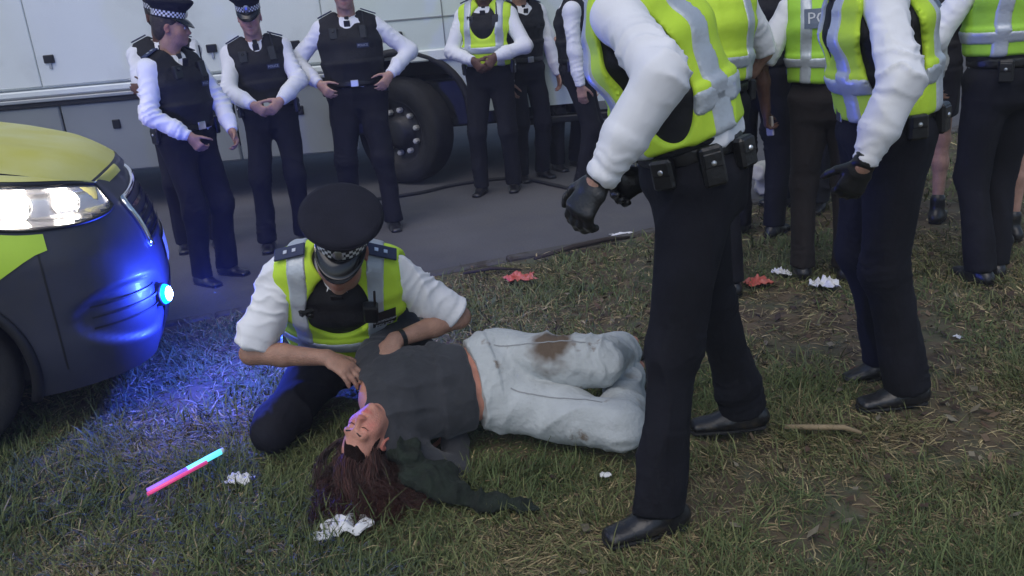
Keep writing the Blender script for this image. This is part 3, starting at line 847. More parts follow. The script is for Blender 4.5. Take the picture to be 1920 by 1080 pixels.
# verge: fine near the camera
def verge_mesh(x0, x1, ya, step):
    xs = np.arange(x0, x1 + step, step); n = 0
    rows = int((max(edge_y(xs)) - ya) / step) + 1
    T = np.linspace(0, 1, rows)
    XX = np.repeat(xs[:, None], rows, 1); YY = ya + (edge_y(xs)[:, None] - ya) * T[None, :]
    ZZ = terrain(XX, YY)
    ZZ[:, -1] = -.10; ZZ[:, -2] = np.minimum(ZZ[:, -2], -.03)
    v = np.stack([XX, YY, ZZ], -1).reshape(-1, 3)
    i = np.arange(len(xs) - 1)[:, None] * rows + np.arange(rows - 1)[None, :]
    q = np.stack([i, i + rows, i + rows + 1, i + 1], -1).reshape(-1, 4)
    return v, q
SOIL = mat('trodden soil', (.062, .045, .027), .95, .7, 35, col2=(.13, .096, .056), vscale=7, mud=((.08, .088, .048), 3.0, .48, .62))
v, q = verge_mesh(-5, 6, .4, .03); vo = mesh_np('grass_verge', v, q, SOIL); tag(vo, kind='structure')
v, q = verge_mesh(-40, -5.0, -30, .8); tag(mesh_np('grass_verge', v, q, SOIL), kind='structure')
v, q = verge_mesh(6.0, 30, -30, .8); tag(mesh_np('grass_verge', v, q, SOIL), kind='structure')
v, q = verge_mesh(-5.0, 6.0, -30, .9); v = v[:]; keep = v[q[:, 2], 1] < .9
tag(mesh_np('grass_verge', v, q[keep], SOIL), kind='structure')

# kerb stones, low and worn, along the verge
pts = []
xk = -4.2
KERB = mat('worn concrete kerb', (.085, .08, .072), .9, .5, 30, var=.25, vscale=5, mud=((.05, .04, .028), 6, .5, .62))
kr = empty('kerb', (0, float(edge_y(0.0)), -.08)); tag(kr, kind='structure')
while xk < 6.5:
    x2 = xk + .84; a = V3(xk, edge_y(xk), 0); b = V3(x2, edge_y(x2), 0); d = nrm(b - a); nn = V3(-d[1], d[0], 0); L = np.linalg.norm(b - a) / 2 - .006
    B = MB(); B.box(V3(0, 0, 0), (L, .045, .055), None, .012); o = B.build('kerb_stone', KERB, kr)
    c = (a + b) / 2 + nn * .05; o.location = (c[0], c[1] - kr.location[1], -.062 + .08 + random.uniform(-.006, .004)); o.rotation_euler = (random.uniform(-.03, .03), random.uniform(-.01, .01), math.atan2(d[1], d[0]) + random.uniform(-.008, .008))
    xk = x2

# ------------------------------------------------------------------ grass blades (far too many to count)
def blades(n, x0, x1, y0, y1, ln, wd, seed, straw=.3, lift=1.0, excl=()):
    r = np.random.default_rng(seed)
    x = r.uniform(x0, x1, n); y = r.uniform(y0, y1, n)
    # keep what the wedge of view can hold, thin out on worn soil
    ok = (np.abs(x) < .72 * y + .7) & (y < edge_y(x) - .02 - .1 * r.random(n))
    b = bare(x, y); ok &= r.random(n) < np.clip(1.05 - 1.45 * b, .13, 1)
    flat = np.zeros(n, bool)
    for (ax, ay, bx, by, rr) in excl:
        dx, dy = bx - ax, by - ay; t = np.clip(((x - ax) * dx + (y - ay) * dy) / (dx * dx + dy * dy + 1e-9), 0, 1)
        flat |= np.hypot(x - ax - t * dx, y - ay - t * dy) < rr
    x, y, b, flat = x[ok], y[ok], b[ok], flat[ok]; n = len(x); z = terrain(x, y) - .004
    cl = vnoise(np.stack([x * 6, y * 6, 0 * x], 1), 33); c2 = vnoise(np.stack([x * 2.2, y * 2.2, 0 * x], 1), 37)
    L = ln * r.uniform(.45, 1.35, n) * (1 + .35 * cl); W = wd * r.uniform(.6, 1.3, n)
    az = r.uniform(0, 2 * np.pi, n) * .75 + 3 * c2
    el0 = np.clip(r.normal(.75, .4, n) * lift, .05, 1.5); bend = r.uniform(.3, 1.3, n)
    el0 = np.where(flat, .08, el0); L = np.where(flat, L * .5, L)
    isst = r.random(n) < np.clip(straw + .3 * b + .3 * c2, .04, .85)
    el0 = np.where(isst, el0 * .45, el0)
    nseg = 3; P = np.zeros((n, nseg + 1, 3)); P[:, 0] = np.stack([x, y, z], 1)
    for k in range(nseg):
        e = el0 - np.where(flat, 0, bend) * (k / nseg); d = np.stack([np.cos(az) * np.cos(e), np.sin(az) * np.cos(e), np.sin(e)], 1)
        P[:, k + 1] = P[:, k] + d * (L / nseg)[:, None]; P[:, k + 1, 2] = np.maximum(P[:, k + 1, 2], z + .004 + .006 * r.random(n)); az = az + r.normal(0, .25, n)
    sd = np.stack([-np.sin(az), np.cos(az), r.normal(0, .35, n)], 1); sd /= np.linalg.norm(sd, axis=1)[:, None]
    wf = [.8, 1.0, .75, .12]
    v = np.zeros((n, 8, 3))
    for k in range(4):
        v[:, 2 * k] = P[:, k] - sd * (W * wf[k] / 2)[:, None]; v[:, 2 * k + 1] = P[:, k] + sd * (W * wf[k] / 2)[:, None]
    base = (np.arange(n) * 8)[:, None]
    q = np.stack([base + np.array([2 * k, 2 * k + 1, 2 * k + 3, 2 * k + 2]) for k in range(3)], 1).reshape(-1, 4)
    g1, g2, st, st2 = np.array((.075, .108, .036)), np.array((.165, .172, .066)), np.array((.42, .345, .18)), np.array((.18, .132, .07))
    t = np.clip(.5 + .5 * c2 + r.normal(0, .3, n), 0, 1)[:, None]; c = g1 * (1 - t) + g2 * t
    t2 = r.random(n)[:, None]; c = np.where(isst[:, None], st * t2 + st2 * (1 - t2), c) * r.uniform(.55, 1.45, n)[:, None]
    col = np.repeat(np.concatenate([c, np.ones((n, 1))], 1), 8, 0)
    return v.reshape(-1, 3), q, col
GRASSM = mat('grass blades', (.06, .09, .03), .65, attr='tint', var=.15, vscale=30, spec=.3)
GRASSM.node_tree.nodes['Principled BSDF'].inputs['Subsurface Weight'].default_value = 0


# ------------------------------------------------------------------ white lorry behind the officers
LW = mat('off-white lorry paint', (.76, .80, .77), .45, .1, 3, var=.04, vscale=1.2, mud=((.60, .63, .60), 1.6, .5, .8))
LG = mat('grey-green lorry panel', (.25, .27, .27), .45, .1, 4, var=.08, vscale=2)
TRIM = mat('aluminium trim', (.45, .47, .48), .4, metal=.6)
RUB = mat('dark rubber trim', (.02, .02, .022), .7)
TYRE = mat('tyre rubber', (.014, .014, .015), .85, .4, 40, var=.3, vscale=8)
lorry = empty('lorry', (-2.0, 9.3, -.075), 0, 'white lorry with grey skirt panels and studded wheel behind the officers', 'lorry')
LY = 8.15 - 9.3; LX = 2.0      # side plane in lorry coordinates
def lpart(name, c, hh, m, bev=.006, par=None):
    B = MB(); B.box(V3(c[0] + LX, c[1], c[2] + .075), hh, None, bev); return B.build(name, m, par or lorry)
# box body: panels standing side by side on a core
lpart('body', (-3.3, 1.20 + LY, 2.28), (3.95, 1.18, 1.22), LW, .03)
xs = [-7.2, -5.6, -4.0, -2.86, -1.45, -.02, .64]
for i in range(6):
    lpart('side_panel', ((xs[i] + xs[i + 1]) / 2, LY + .006, 2.29), ((xs[i + 1] - xs[i]) / 2 - .004, .012, 1.19), LW, .006)
lpart('ledge', (-4.15, LY - .012, 1.045), (3.05, .03, .028), LW, .01)
lpart('trim_strip', (-4.15, LY - .02, .985), (3.05, .026, .016), TRIM, .006)
lpart('rubber_strip', (-4.15, LY - .006, .945), (3.05, .016, .02), RUB, .004)
ks = [-7.2, -5.3, -3.9, -2.95, -2.36, -1.28]
for i in range(5):
    p = lpart('locker_door', ((ks[i] + ks[i + 1]) / 2, LY + .02, .61), ((ks[i + 1] - ks[i]) / 2 - .008, .02, .315), LG, .012)
    cx = (ks[i] + ks[i + 1]) / 2 + (.02 if i == 4 else 0)
    if i == 4: lpart('latch', (-1.77, LY - .004, .70), (.035, .012, .04), PLAST, .006, p)
    elif i == 3: lpart('vent', (-2.575, LY - .004, .755), (.075, .014, .12), PLAST, .01, p)
    else: lpart('latch', (cx, LY - .004, .72), (.035, .012, .04), PLAST, .006, p)
lpart('chassis', (-3.2, 1.2 + LY, .62), (4.0, 1.0, .22), PLAST, .02)
for x, z in ((-3.88, 1.33), (-2.45, 1.30), (-1.72, 1.27)):
    p = lpart('catch', (x, LY - .014, z), (.045, .014, .035), PLAST, .006); lpart('catch_bolt', (x, LY - .012, z - .055), (.012, .008, .03), TRIM, .003, p)
# cab side with arch, panel lines and window
CB = [(-1.27, .95), (-1.27, 3.0), (1.35, 3.0), (1.75, 1.9), (1.85, 1.05), (1.85, .5)]
wc = (-.86, .50)
arch = [(wc[0] + .66 * math.cos(t), max(.5, wc[1] + .08 + .56 * math.sin(t))) for t in np.linspace(0, math.pi, 18)]
poly = [(-1.27, 1.02)] + [(-1.27, 3.0), (1.4, 3.0), (1.8, 1.9), (1.9, 1.0), (1.9, .55)] + [(-.2, .55)] + [a for a in arch[1:] if a[0] > -1.27]
B = MB(); n = len(poly)
B.add([(x + LX, LY - .015, z + .075) for x, z in poly] + [(x + LX, LY + 2.3, z + .075) for x, z in poly], [tuple(range(n))[::-1], tuple(range(n, 2 * n))] + [(i, (i + 1) % n, n + (i + 1) % n, n + i) for i in range(n)])
cabo = B.build('cab', mat('lorry cab paint', (.68, .75, .71), .4, .08, 3, var=.05, vscale=1.5), lorry)
lpart('panel_seam', (-.55, LY - .019, 1.40), (.68, .004, .007), LG, .002, cabo)
lpart('cab_ledge', (.12, LY - .03, 1.08), (.85, .018, .05), LW, .012, cabo)
lpart('marker_lamp', (-.80, LY - .035, 1.25), (.035, .02, .055), PLAST, .01, cabo)
wp = [(-.30, 1.62), (-.42, 2.5), (.95, 2.5), (1.25, 1.62), (.2, 1.55)]
B = MB(); B.add([(x + LX, LY - .018, z + .075) for x, z in wp] + [(x + LX, LY - .03, z + .075) for x, z in wp], [tuple(range(5, 10))[::-1]] + [(i, (i + 1) % 5, 5 + (i + 1) % 5, 5 + i) for i in range(5)])
B.build('cab_window', mat('dark cab glass', (.01, .012, .014), .08), cabo)
lpart('door_seam', (-.40, LY - .019, 1.9), (.005, .004, .85), LG, .002, cabo)
lpart('step', (.75, LY + .06, .42), (.55, .10, .03), PLAST, .01, cabo); lpart('bumper', (1.7, LY + 1.1, .42), (.2, 1.1, .2), PLAST, .03, cabo)
# arch liner, wheel
B = MB(); B.tube([V3(wc[0] + .62 * math.cos(t) + LX, LY - .02, wc[1] + .09 + .54 * math.sin(t) + .075) for t in np.linspace(-.1, math.pi + .1, 24)], .035, 8); B.build('arch_lip', RUB, lorry, True)
B = MB(); B.add([(wc[0] + .66 * math.cos(t) + LX, y_, wc[1] + .08 + .58 * math.sin(t) + .075) for y_ in (LY + .02, LY + .8) for t in np.linspace(0, math.pi, 19)], [(i, i + 1, i + 20, i + 19) for i in range(18)] + [tuple(range(19, 38))]); B.build('arch_liner', PLAST, lorry)
def wheel(parent, c, R, tr, tw, rimr, nuts, m_rim, deep=.06):
    B = MB(); B.lathe([(rimr, -tw), (tr * .93, -tw), (tr * .985, -tw * .75), (tr, -tw * .5), (tr, tw * .5), (tr * .985, tw * .75), (tr * .93, tw), (rimr, tw * .95), (rimr * .97, tw * .7)], 48, c, R)
    ty = B.build('tyre', TYRE, parent, True)
    for k in range(40):
        pass
    B = MB(); B.lathe([(rimr, tw * .92), (rimr * .94, tw * .85), (rimr * .86, tw * .85 - deep), (rimr * .5, tw * .85 - deep * 1.1), (rimr * .46, tw * .85 + .02), (rimr * .3, tw * .85 + .04), (.001, tw * .85 + .042)], 40, c, R)
    ri = B.build('rim', m_rim, parent, True)
    for k in range(nuts):
        t = 2 * math.pi * (k + .3) / nuts; p = c + R @ V3(rimr * .66 * math.cos(t), rimr * .66 * math.sin(t), tw * .85 - deep)
        B = MB(); B.lathe([(rimr * .085, -.01), (rimr * .085, .04), (rimr * .05, .05), (.001, .051)], 6, p, R); B.build('wheel_nut', mat('bright wheel nut', (.5, .5, .49), .5), ri)
    return ri
st = rad(-34)    # wheel steered
RW = np.array([[math.cos(st), 0, math.sin(st)], [math.sin(st), 0, -math.cos(st)], [0, 1, 0]]).astype(float)
wheel(lorry, V3(wc[0] + LX, LY + .17, .48 + .01), RW, .485, .14, .30, 10, mat('dark steel rim', (.03, .03, .032), .5, .2, 20, metal=.4))
RW0 = np.array([[1, 0, 0], [0, 0, -1], [0, 1, 0]]).astype(float)
wheel(lorry, V3(-6.2 + LX, LY + .25, .49), RW0, .485, .14, .30, 10, MATS['dark steel rim'])
# hose and cable lying on the road in front of it
def cable(label, pts, r, m, name='cable'):
    P = [np.array(p, float) for p in pts]; out = []
    for i in range(len(P) - 1):
        p0, p1, p2, p3 = P[max(i - 1, 0)], P[i], P[i + 1], P[min(i + 2, len(P) - 1)]
        for t in np.linspace(0, 1, 9)[:-1]:
            out.append(.5 * ((2 * p1) + (p2 - p0) * t + (2 * p0 - 5 * p1 + 4 * p2 - p3) * t * t + (-p0 + 3 * p1 - 3 * p2 + p3) * t ** 3))
    out.append(P[-1]); B = MB(); B.tube(out, r, 8); o = B.build(name, m, None, True); tag(o, label, 'cable'); return o
cable('black cable lying on the road by the lorry wheel', [(-1.2, 7.6, -.06), (-.75, 7.72, -.06), (-.4, 7.95, -.06), (.1, 8.0, -.06), (.45, 7.55, -.06), (.62, 7.25, -.06)], .016, RUB)

# ------------------------------------------------------------------ marked car at the left, nose to the right
TH = rad(22); CO = V3(-1.942 + .62 * math.cos(TH) - .92 * math.sin(TH), 3.234 + .62 * math.sin(TH) + .92 * math.cos(TH), 0)
car = empty('police_car', tuple(CO), TH, 'dark police car with yellow high-visibility panels and lit headlamp at left', 'car')
PAINT = mat('dark blue-grey car paint', (.034, .037, .058), .5, .05, 30, var=.2, vscale=3, coat=.08, mud=((.05, .048, .05), 4, .5, .8))
YEL = mat('pale yellow bonnet marking', (.62, .58, .10), .5, .12, 6, var=.1, vscale=4, col2=(.66, .64, .24))
LIME = mat('lime side marking', (.50, .74, .06), .38, .05, 10, var=.06, vscale=5)
CBLK = mat('black car trim', (.012, .012, .014), .45, .1, 40)
CHROME = mat('chrome', (.75, .76, .78), .12, metal=1.0)
LEN, HW = 4.55, .925
def outline(t):
    """plan outline by distance from the nose centre along the right side; returns x, y, outward normal"""
    # front: gentle bow, rounded corner radius rc, then the flank
    rc = .36; fx = HW - rc
    if t < fx:
        y = -t; x = -.06 * (t / fx) ** 2; n = nrm(V3(1, -.12 * t / fx / fx * .5, 0)); return x, y, n
    t -= fx; arc = rc * math.pi / 2 * 1.0
    if t < arc:
        a = t / rc; ex = 1.25
        x = -.06 - rc * ex * (1 - math.cos(a)); y = -fx - rc * math.sin(a); n = nrm(V3(math.cos(a) , -math.sin(a) * ex, 0)); return x, y, n
    t -= arc; x = -.06 - rc * 1.25 - t; return x, -HW, V3(0, -1, 0)
def inset(z, x):
    """how far the skin draws in with height"""
    side = .0 + .05 * max(0, (.42 - z) / .25) ** 2 + .10 * max(0, (z - .72) / .35) ** 1.6
    return side
def skin(t, z, off=0.0):
    x, y, n = outline(abs(t))
    fw = max(n[0], 0)
    d = inset(z, x) + fw * (.10 * max(0, (z - .55) / .45) ** 1.5 + .03 * max(0, (.45 - z) / .3))
    p = V3(x, y, z) - n * d + n * off
    if t < 0: p[1] = -p[1]
    return p
TMAX = 4.2
ts = np.concatenate([np.linspace(0, 1.25, 51), np.linspace(1.27, 2.4, 47), np.linspace(2.45, TMAX, 30)])
ws = np.linspace(0, 1, 63)
AX = -.96; AR = .385; AZ = .34      # front wheel arch
def arch_in(x, z): return (x - AX) ** 2 + (z - AZ) ** 2 < AR ** 2 or (x + 3.72) ** 2 + (z - AZ) ** 2 < AR ** 2
HT0, HT1 = .72, 1.50
def ztop(t): return .972 + .14 * min(1.6, max(0, (abs(t) - .66) / .8))
def hzt(q): return ztop(HT0 + (HT1 - HT0) * q) - .016
def hzb(q): return hzt(q) - .155 * (max(0, math.sin(math.pi * min(1, .10 + q * .80)))) ** .55
def lamp_in(t, z):
    q = (t - HT0) / (HT1 - HT0); return 0 < q < 1 and hzb(q) < z < hzt(q)
# fog lamp recess on the corner (distance, height)
def recess_w(t, z):
    u = (t - .76) / .30; w_ = (z - .45) / .135; sk = w_ - u * .25
    return u * u + sk * sk
for sg, nm in ((1, 'body_side'), (-1, 'body_side')):
    V = []; F = []
    for i, t in enumerate(ts):
        zs = .20 + (ztop(t) - .20) * ws
        for j, z in enumerate(zs):
            r = recess_w(t, z); off = -.022 * max(0, min(1, (1.0 - r) * 3.0))
            V.append(skin(sg * t if t > 0 else 0.0, z, off))
    m = len(ws)
    for i in range(len(ts) - 1):
        for j in range(m - 1):
            c = (V[i * m + j] + V[(i + 1) * m + j + 1]) / 2
            if ts[i] > 1.0 and arch_in(c[0], c[2]): continue
            if lamp_in(ts[i], V[i * m + j][2]) and lamp_in(ts[i + 1], V[(i + 1) * m + j + 1][2]): continue
            q = (i * m + j, (i + 1) * m + j, (i + 1) * m + j + 1, i * m + j + 1); F.append(q if sg < 0 else q[::-1])
    mesh_np(nm, np.array(V), F, PAINT, car)
# bonnet skin: joins the shoulder line, rises to the windscreen
def bon(u, vv, off=0.0):
    """u 0 nose .. 1 windscreen, vv -1..1 across"""
    x = -.10 - u * 1.12 - .17 * vv * vv * (1 - u); yw = (.70 + .12 * min(1, u * 2.2)); y = vv * yw
    z = 1.00 + .29 * (u ** .7) - .045 * abs(vv) ** 2.6 - .045 * (1 - min(1, u / .18)) ** 2 + .016 * math.exp(-((abs(vv) - .55) / .12) ** 2) * min(1, u * 3)
    return V3(x, y, z + off)
def bonpatch(u0, u1, v0, v1, off, nu=18, nv=20, fn=None):
    V = []; F = []
    for i in range(nu + 1):
        for j in range(nv + 1):
            u = u0 + (u1 - u0) * i / nu; a, b = (v0, v1) if fn is None else fn(u); V.append(bon(u, a + (b - a) * j / nv, off))
    for i in range(nu):
        for j in range(nv): k = i * (nv + 1) + j; F.append((k, k + nv + 1, k + nv + 2, k + 1))
    return V, F
V, F = bonpatch(0, 1, -1, 1, 0, 30, 30); bo = mesh_np('bonnet', np.array(V), F, PAINT, car)
V, F = bonpatch(.03, .60, -.97, .97, .004, 30, 30); mesh_np('bonnet_marking', np.array(V), F, YEL, bo)
# wing top closing the gap between bonnet edge and flank
for sg in (1, -1):
    V = []; F = []; n = 40; mm = 5
    tt = np.linspace(.0, 2.05, n)
    for i, t in enumerate(tt):
        p = skin(sg * t if t > 0 else 0.0, ztop(t)); x = p[0]
        u = np.clip((-.10 - x - .17) / 1.12, 0, 1); e = bon(u, -sg * min(1.0, t / .62) * .995, -.002)
        if t > .62: e[0] = min(x, e[0]) if False else x - .02 * (1 - min(1, (t - .62) / .5)); e[2] = bon(u, -sg, 0)[2]
        for k in range(mm): s_ = k / (mm - 1); q = p * (1 - s_) + e * s_; q[2] += .02 * math.sin(math.pi * s_); V.append(q)
    for i in range(n - 1):
        for k in range(mm - 1): a = i * mm + k; F.append((a, a + mm, a + mm + 1, a + 1) if sg > 0 else (a, a + 1, a + mm + 1, a + mm))
    mesh_np('wing', np.array(V), F, PAINT, car)
    # pale yellow marking over the top of the wing beside the bonnet
    V2 = np.array(V).reshape(n, mm, 3)[4:, :, :] ; nn2 = n - 4
    F2 = [f_ for f_ in F if max(f_) < nn2 * mm]
    mesh_np('wing_marking', V2.reshape(-1, 3) + V3(0, -sg * .003, .004), F2, YEL, car)
# headlamp on the corner
def on_skin(name, fn, t0, t1, nt_, nz_, off, m, par=car, thick=False):
    V = []; F = []
    for i in range(nt_ + 1):
        t = t0 + (t1 - t0) * i / nt_; za, zb = fn((i / nt_))
        for j in range(nz_ + 1):
            z = za + (zb - za) * j / nz_
            o_ = off(i / nt_, j / nz_) if callable(off) else off
            V.append(skin(t, z, o_))
    for i in range(nt_):
        for j in range(nz_): a = i * (nz_ + 1) + j; q = (a, a + nz_ + 1, a + nz_ + 2, a + 1); F.append(q if t0 < 0 else q[::-1])
    return mesh_np(name, np.array(V), F, m, par)
HLAMP = mat('headlamp reflector', (.7, .7, .72), .15, .2, 14, metal=.9)
LENS = mat('clear headlamp lens', (.9, .9, .92), .06, trans=.92, spec=.6)
for sg in (1, -1):
    zt = hzt; zb_ = hzb
    hl = on_skin('headlamp', lambda q: (zb_(q) + .0, zt(q)), sg * HT0, sg * HT1, 40, 10, lambda a, b: -.006 - .06 * math.sin(math.pi * a) ** .5 * math.sin(math.pi * b) ** .5 + .003, HLAMP)
    on_skin('lens', lambda q: (zb_(q), zt(q)), sg * HT0, sg * HT1, 40, 10, lambda a, b: .004 + .016 * math.sin(math.pi * a) ** .5 * math.sin(math.pi * b) ** .5, LENS, hl)
    # dark seal round it
    B = MB(); loop = [skin(sg * (HT0 + (HT1 - HT0) * q), zb_(q) - .004, .004) for q in np.linspace(0, 1, 32)] + [skin(sg * (HT0 + (HT1 - HT0) * q), zt(q) + .006, .004) for q in np.linspace(1, 0, 24)]
    B.tube(loop + loop[:1], .0075, 6, False); B.build('seal', CBLK, hl, True)
    # two lit bulbs behind the lens
    for (t_, z_, r_, st_) in ((1.13, .0, .052, 24.0), (.95, .0, .042, 16.0), (1.33, .0, .036, 12.0)):
        q_ = (t_ - HT0) / (HT1 - HT0); z_ = hzt(q_) * .5 + hzb(q_) * .5
        c = skin(sg * t_, z_, -.04); n_ = outline(t_)[2] * V3(1, sg, 1); R = frame_uf(n_, V3(0, 0, 1))
        B = MB(); B.lathe([(r_ * 1.25, .012), (r_ * 1.1, .004), (r_, .002)], 20, c, R); bz = B.build('bulb_ring', CHROME, hl, True)
        B = MB(); B.lathe([(.001, .010), (r_ * .6, .008), (r_, .002)], 20, c, R); B.build('bulb', mat('lit bulb %.1f' % st_, (.9, .88, .8), .4, emit=(1.0, .9, .78), estr=st_), hl, True)
    # lime marking on the wing behind the wheel-side end of the headlamp
    on_skin('side_marking', lambda q: (min(.79, .80 - .24 * min(1, q * 1.6)), (hzb(min(1, (1.06 + .72 * q - HT0) / (HT1 - HT0))) - .02) if 1.06 + .72 * q < HT1 else hzb(1) - .02 + .05 * (1.06 + .72 * q - HT1)), sg * 1.06, sg * 1.78, 20, 12, .004, LIME)
    on_skin('side_marking', lambda q: (.46, .88), sg * 2.1, sg * 3.9, 24, 8, .004, LIME)
    on_skin('panel_gap', lambda q: (.30, .80), sg * 1.085, sg * 1.091, 1, 14, .002, CBLK)
    on_skin('panel_gap', lambda q: (.30, 1.10), sg * 1.98, sg * 1.986, 1, 20, .002, CBLK)
    # arch lip, liner, wheel
    ylip = -sg * HW
    for axx in (AX, -3.72):
        B = MB(); B.tube([V3(axx + (AR + .005) * math.cos(t), -sg * (HW - inset(AZ + AR * math.sin(t), 0) + .002), AZ + (AR + .005) * math.sin(t)) for t in np.linspace(-.38, math.pi + .38, 40)], .022, 8); B.build('arch_lip', CBLK, car, True)
        th = np.linspace(-.4, math.pi + .4, 25)
        B = MB(); B.add([(axx + (AR + .01) * math.cos(t), -sg * y_, AZ + (AR + .01) * math.sin(t)) for y_ in (HW - .02, HW - .32) for t in th], [(i, i + 1, i + 26, i + 25) for i in range(24)] + [tuple(range(25, 50))]); B.build('arch_liner', CBLK, car)
        Rw = np.array([[1, 0, 0], [0, 0, -sg], [0, sg, 0]]).astype(float)
        wheel(car, V3(axx, -sg * (HW - .13), .335), Rw, .335, .11, .225, 5, mat('alloy rim', (.35, .35, .36), .35, metal=.8), .03)
    # fog recess: grille mesh bars and the blue flashing lamp
    for k in range(3):
        on_skin('recess_bar', lambda q, k=k: (.412 + .045 * k + .02 * q, .420 + .045 * k + .02 * q), sg * .60, sg * .98, 14, 1, -.012, CBLK)
    c = skin(sg * .57, .435, .006); n_ = outline(.57)[2] * V3(1, sg, 1); n_ = nrm(n_ + V3(0, -.5 * sg, .05)); R = frame_uf(n_, V3(0, 0, 1))
    B = MB(); B.lathe([(.052, -.04), (.052, .004), (.046, .012), (.043, .008)], 28, c, R); hz = B.build('blue_lamp', CBLK, car, True)
    B = MB(); B.lathe([(.046, .006), (.040, .022), (.032, .029), (.0315, .029)], 28, c, R); B.build('lamp_rim', mat('blue lamp lens', (.02, .2, .8), .2, emit=(.0, .42, 1.0), estr=3.2 if sg > 0 else .6), hz, True)
    B = MB(); B.lathe([(.033, .0285), (.022, .036), (.001, .039)], 28, c, R); B.build('lamp_glow', mat('blue lamp core %d' % sg, (.3, .6, 1), .2, emit=(.35, .62, 1.0), estr=26 if sg > 0 else 1.5), hz, True)
    if sg > 0:
        ld = bpy.data.lights.new('blue_light', 'POINT'); ld.color = (.03, .07, 1.0); ld.energy = 70; ld.shadow_soft_size = .04
        lo_ = bpy.data.objects.new('blue_light', ld); COL.objects.link(lo_); lo_.parent = hz; lo_.location = c + n_ * .22
# grille and lower intake on the nose
on_skin('grille', lambda q: (.66, .86), -.50, .50, 20, 6, .004, CBLK)
for k in range(4): on_skin('grille_bar', lambda q, k=k: (.685 + .045 * k, .700 + .045 * k), -.49, .49, 20, 1, .012, CHROME)
on_skin('lower_intake', lambda q: (.26, .42), -.52, .52, 20, 6, .004, CBLK)
B = MB(); gl = [skin(t, .885 - .02 * abs(t), .012) for t in np.linspace(-.54, .54, 21)] + [skin(.56, z, .012) for z in np.linspace(.86, .66, 6)]
B.tube(gl, .016, 8); B.build('grille_surround', CHROME, car, True)
on_skin('number_plate', lambda q: (.505, .615), -.26, .26, 10, 3, .012, mat('white number plate', (.75, .75, .72), .5))
# sill, floor, cabin and windows (mostly outside the picture)
B = MB(); B.box(V3(-2.3, 0, .30), (2.0, .80, .08), None, .03); B.build('floor_pan', CBLK, car)
prof = [(-1.22, 1.13), (-2.05, 1.62), (-2.6, 1.70), (-3.9, 1.66), (-4.45, 1.15)]
cab = MB()
for i in range(len(prof) - 1):
    pass
V = []
for (x, z) in prof:
    yw = .80 - .22 * (z - 1.13) / .57
    V += [(x, -yw, z), (x, yw, z)]
base = [(-1.22, -.86, .96), (-1.22, .86, .96), (-4.45, -.86, .96), (-4.45, .86, .96)]
cab.add(V + base, [(0, 1, 3, 2), (2, 3, 5, 4), (4, 5, 7, 6), (6, 7, 9, 8), (10, 0, 2, 4, 6, 8, 12), (11, 13, 9, 7, 5, 3, 1), (8, 9, 13, 12), (10, 11, 1, 0)])
co = cab.build('cabin', PAINT, car)
GLS = mat('dark car glass', (.012, .014, .016), .06)
wv = [np.array(V[k]) for k in (0, 1, 3, 2)]; mid = sum(wv) / 4; nn_ = nrm(np.cross(wv[1] - wv[0], wv[2] - wv[0]));  nn_ = nn_ if nn_[0] > 0 else -nn_
B = MB(); B.add([mid + (p - mid) * .93 + nn_ * .006 for p in wv] , [(0, 1, 2, 3)]); B.build('windscreen', GLS, co)
for sg in (1, -1):
    B = MB(); B.add([(-1.5, -sg * .845, 1.12), (-2.1, -sg * .655, 1.56), (-2.75, -sg * .63, 1.62), (-2.75, -sg * .83, 1.12)], [(0, 1, 2, 3)]); B.build('side_window', GLS, co)
    B = MB(); B.add([(-2.85, -sg * .83, 1.12), (-2.85, -sg * .63, 1.62), (-3.8, -sg * .64, 1.6), (-4.05, -sg * .82, 1.12)], [(0, 1, 2, 3)]); B.build('side_window', GLS, co)
    B = MB(); B.box(V3(-1.75, -sg * 1.02, 1.12), (.07, .10, .075), None, .03); B.build('wing_mirror', CBLK, car)
B = MB(); B.add([skin(TMAX, z) for z in (.2, 1.1)] + [skin(-TMAX, z) for z in (1.1, .2)], [(0, 1, 2, 3)]); B.build('tailgate', PAINT, car)
V = [skin(TMAX, 1.11), skin(-TMAX, 1.11), skin(-1.9, 1.1), skin(1.9, 1.1)]; B = MB(); B.add(V, [(0, 1, 2, 3)]); B.build('belt_line', PAINT, car)
B = MB(); B.box(V3(-2.7, 0, 1.735), (.16, .55, .045), None, .02); lb = B.build('light_bar', mat('lit light bar lens', (.02, .06, .3), .2, emit=(.02, .08, 1.0), estr=4.0), co)  # bar lens glows, lit out of frame to tint the lorry blue
ld = bpy.data.lights.new('blue_light', 'POINT'); ld.color = (.05, .1, 1.0); ld.energy = 50; ld.shadow_soft_size = .12
lo_ = bpy.data.objects.new('blue_light', ld); COL.objects.link(lo_); lo_.parent = lb; lo_.location = (-2.5, .35, 1.95)


# ------------------------------------------------------------------ the officers and bystanders
def local(loc, rz):
    c, s = math.cos(rz), math.sin(rz)
    def f(p):
        d = np.asarray(p, float) - np.asarray(loc, float); return V3(c * d[0] + s * d[1], -s * d[0] + c * d[1], d[2])
    return f


def back_text(J, words, m_patch, m_txt, z=.03, w=.26, h=.085, size=.07):
    bv = bvh_of(J.bv); cf = J.cf; p = J.chest + cf[:, 2] * z * J.s
    v, f = grid2(w, h, 14, 4); o = decal('back_patch', v, f, bv, p, cf[:, 0], cf[:, 2], m_patch, J.root, .009)
    v, f = text_mesh(words, size); decal('lettering', v, f, bv, p, cf[:, 0], cf[:, 2], m_txt, o, .012)


BH = .0095        # grid size for the far figures
FAR = 'officers standing along the white lorry'

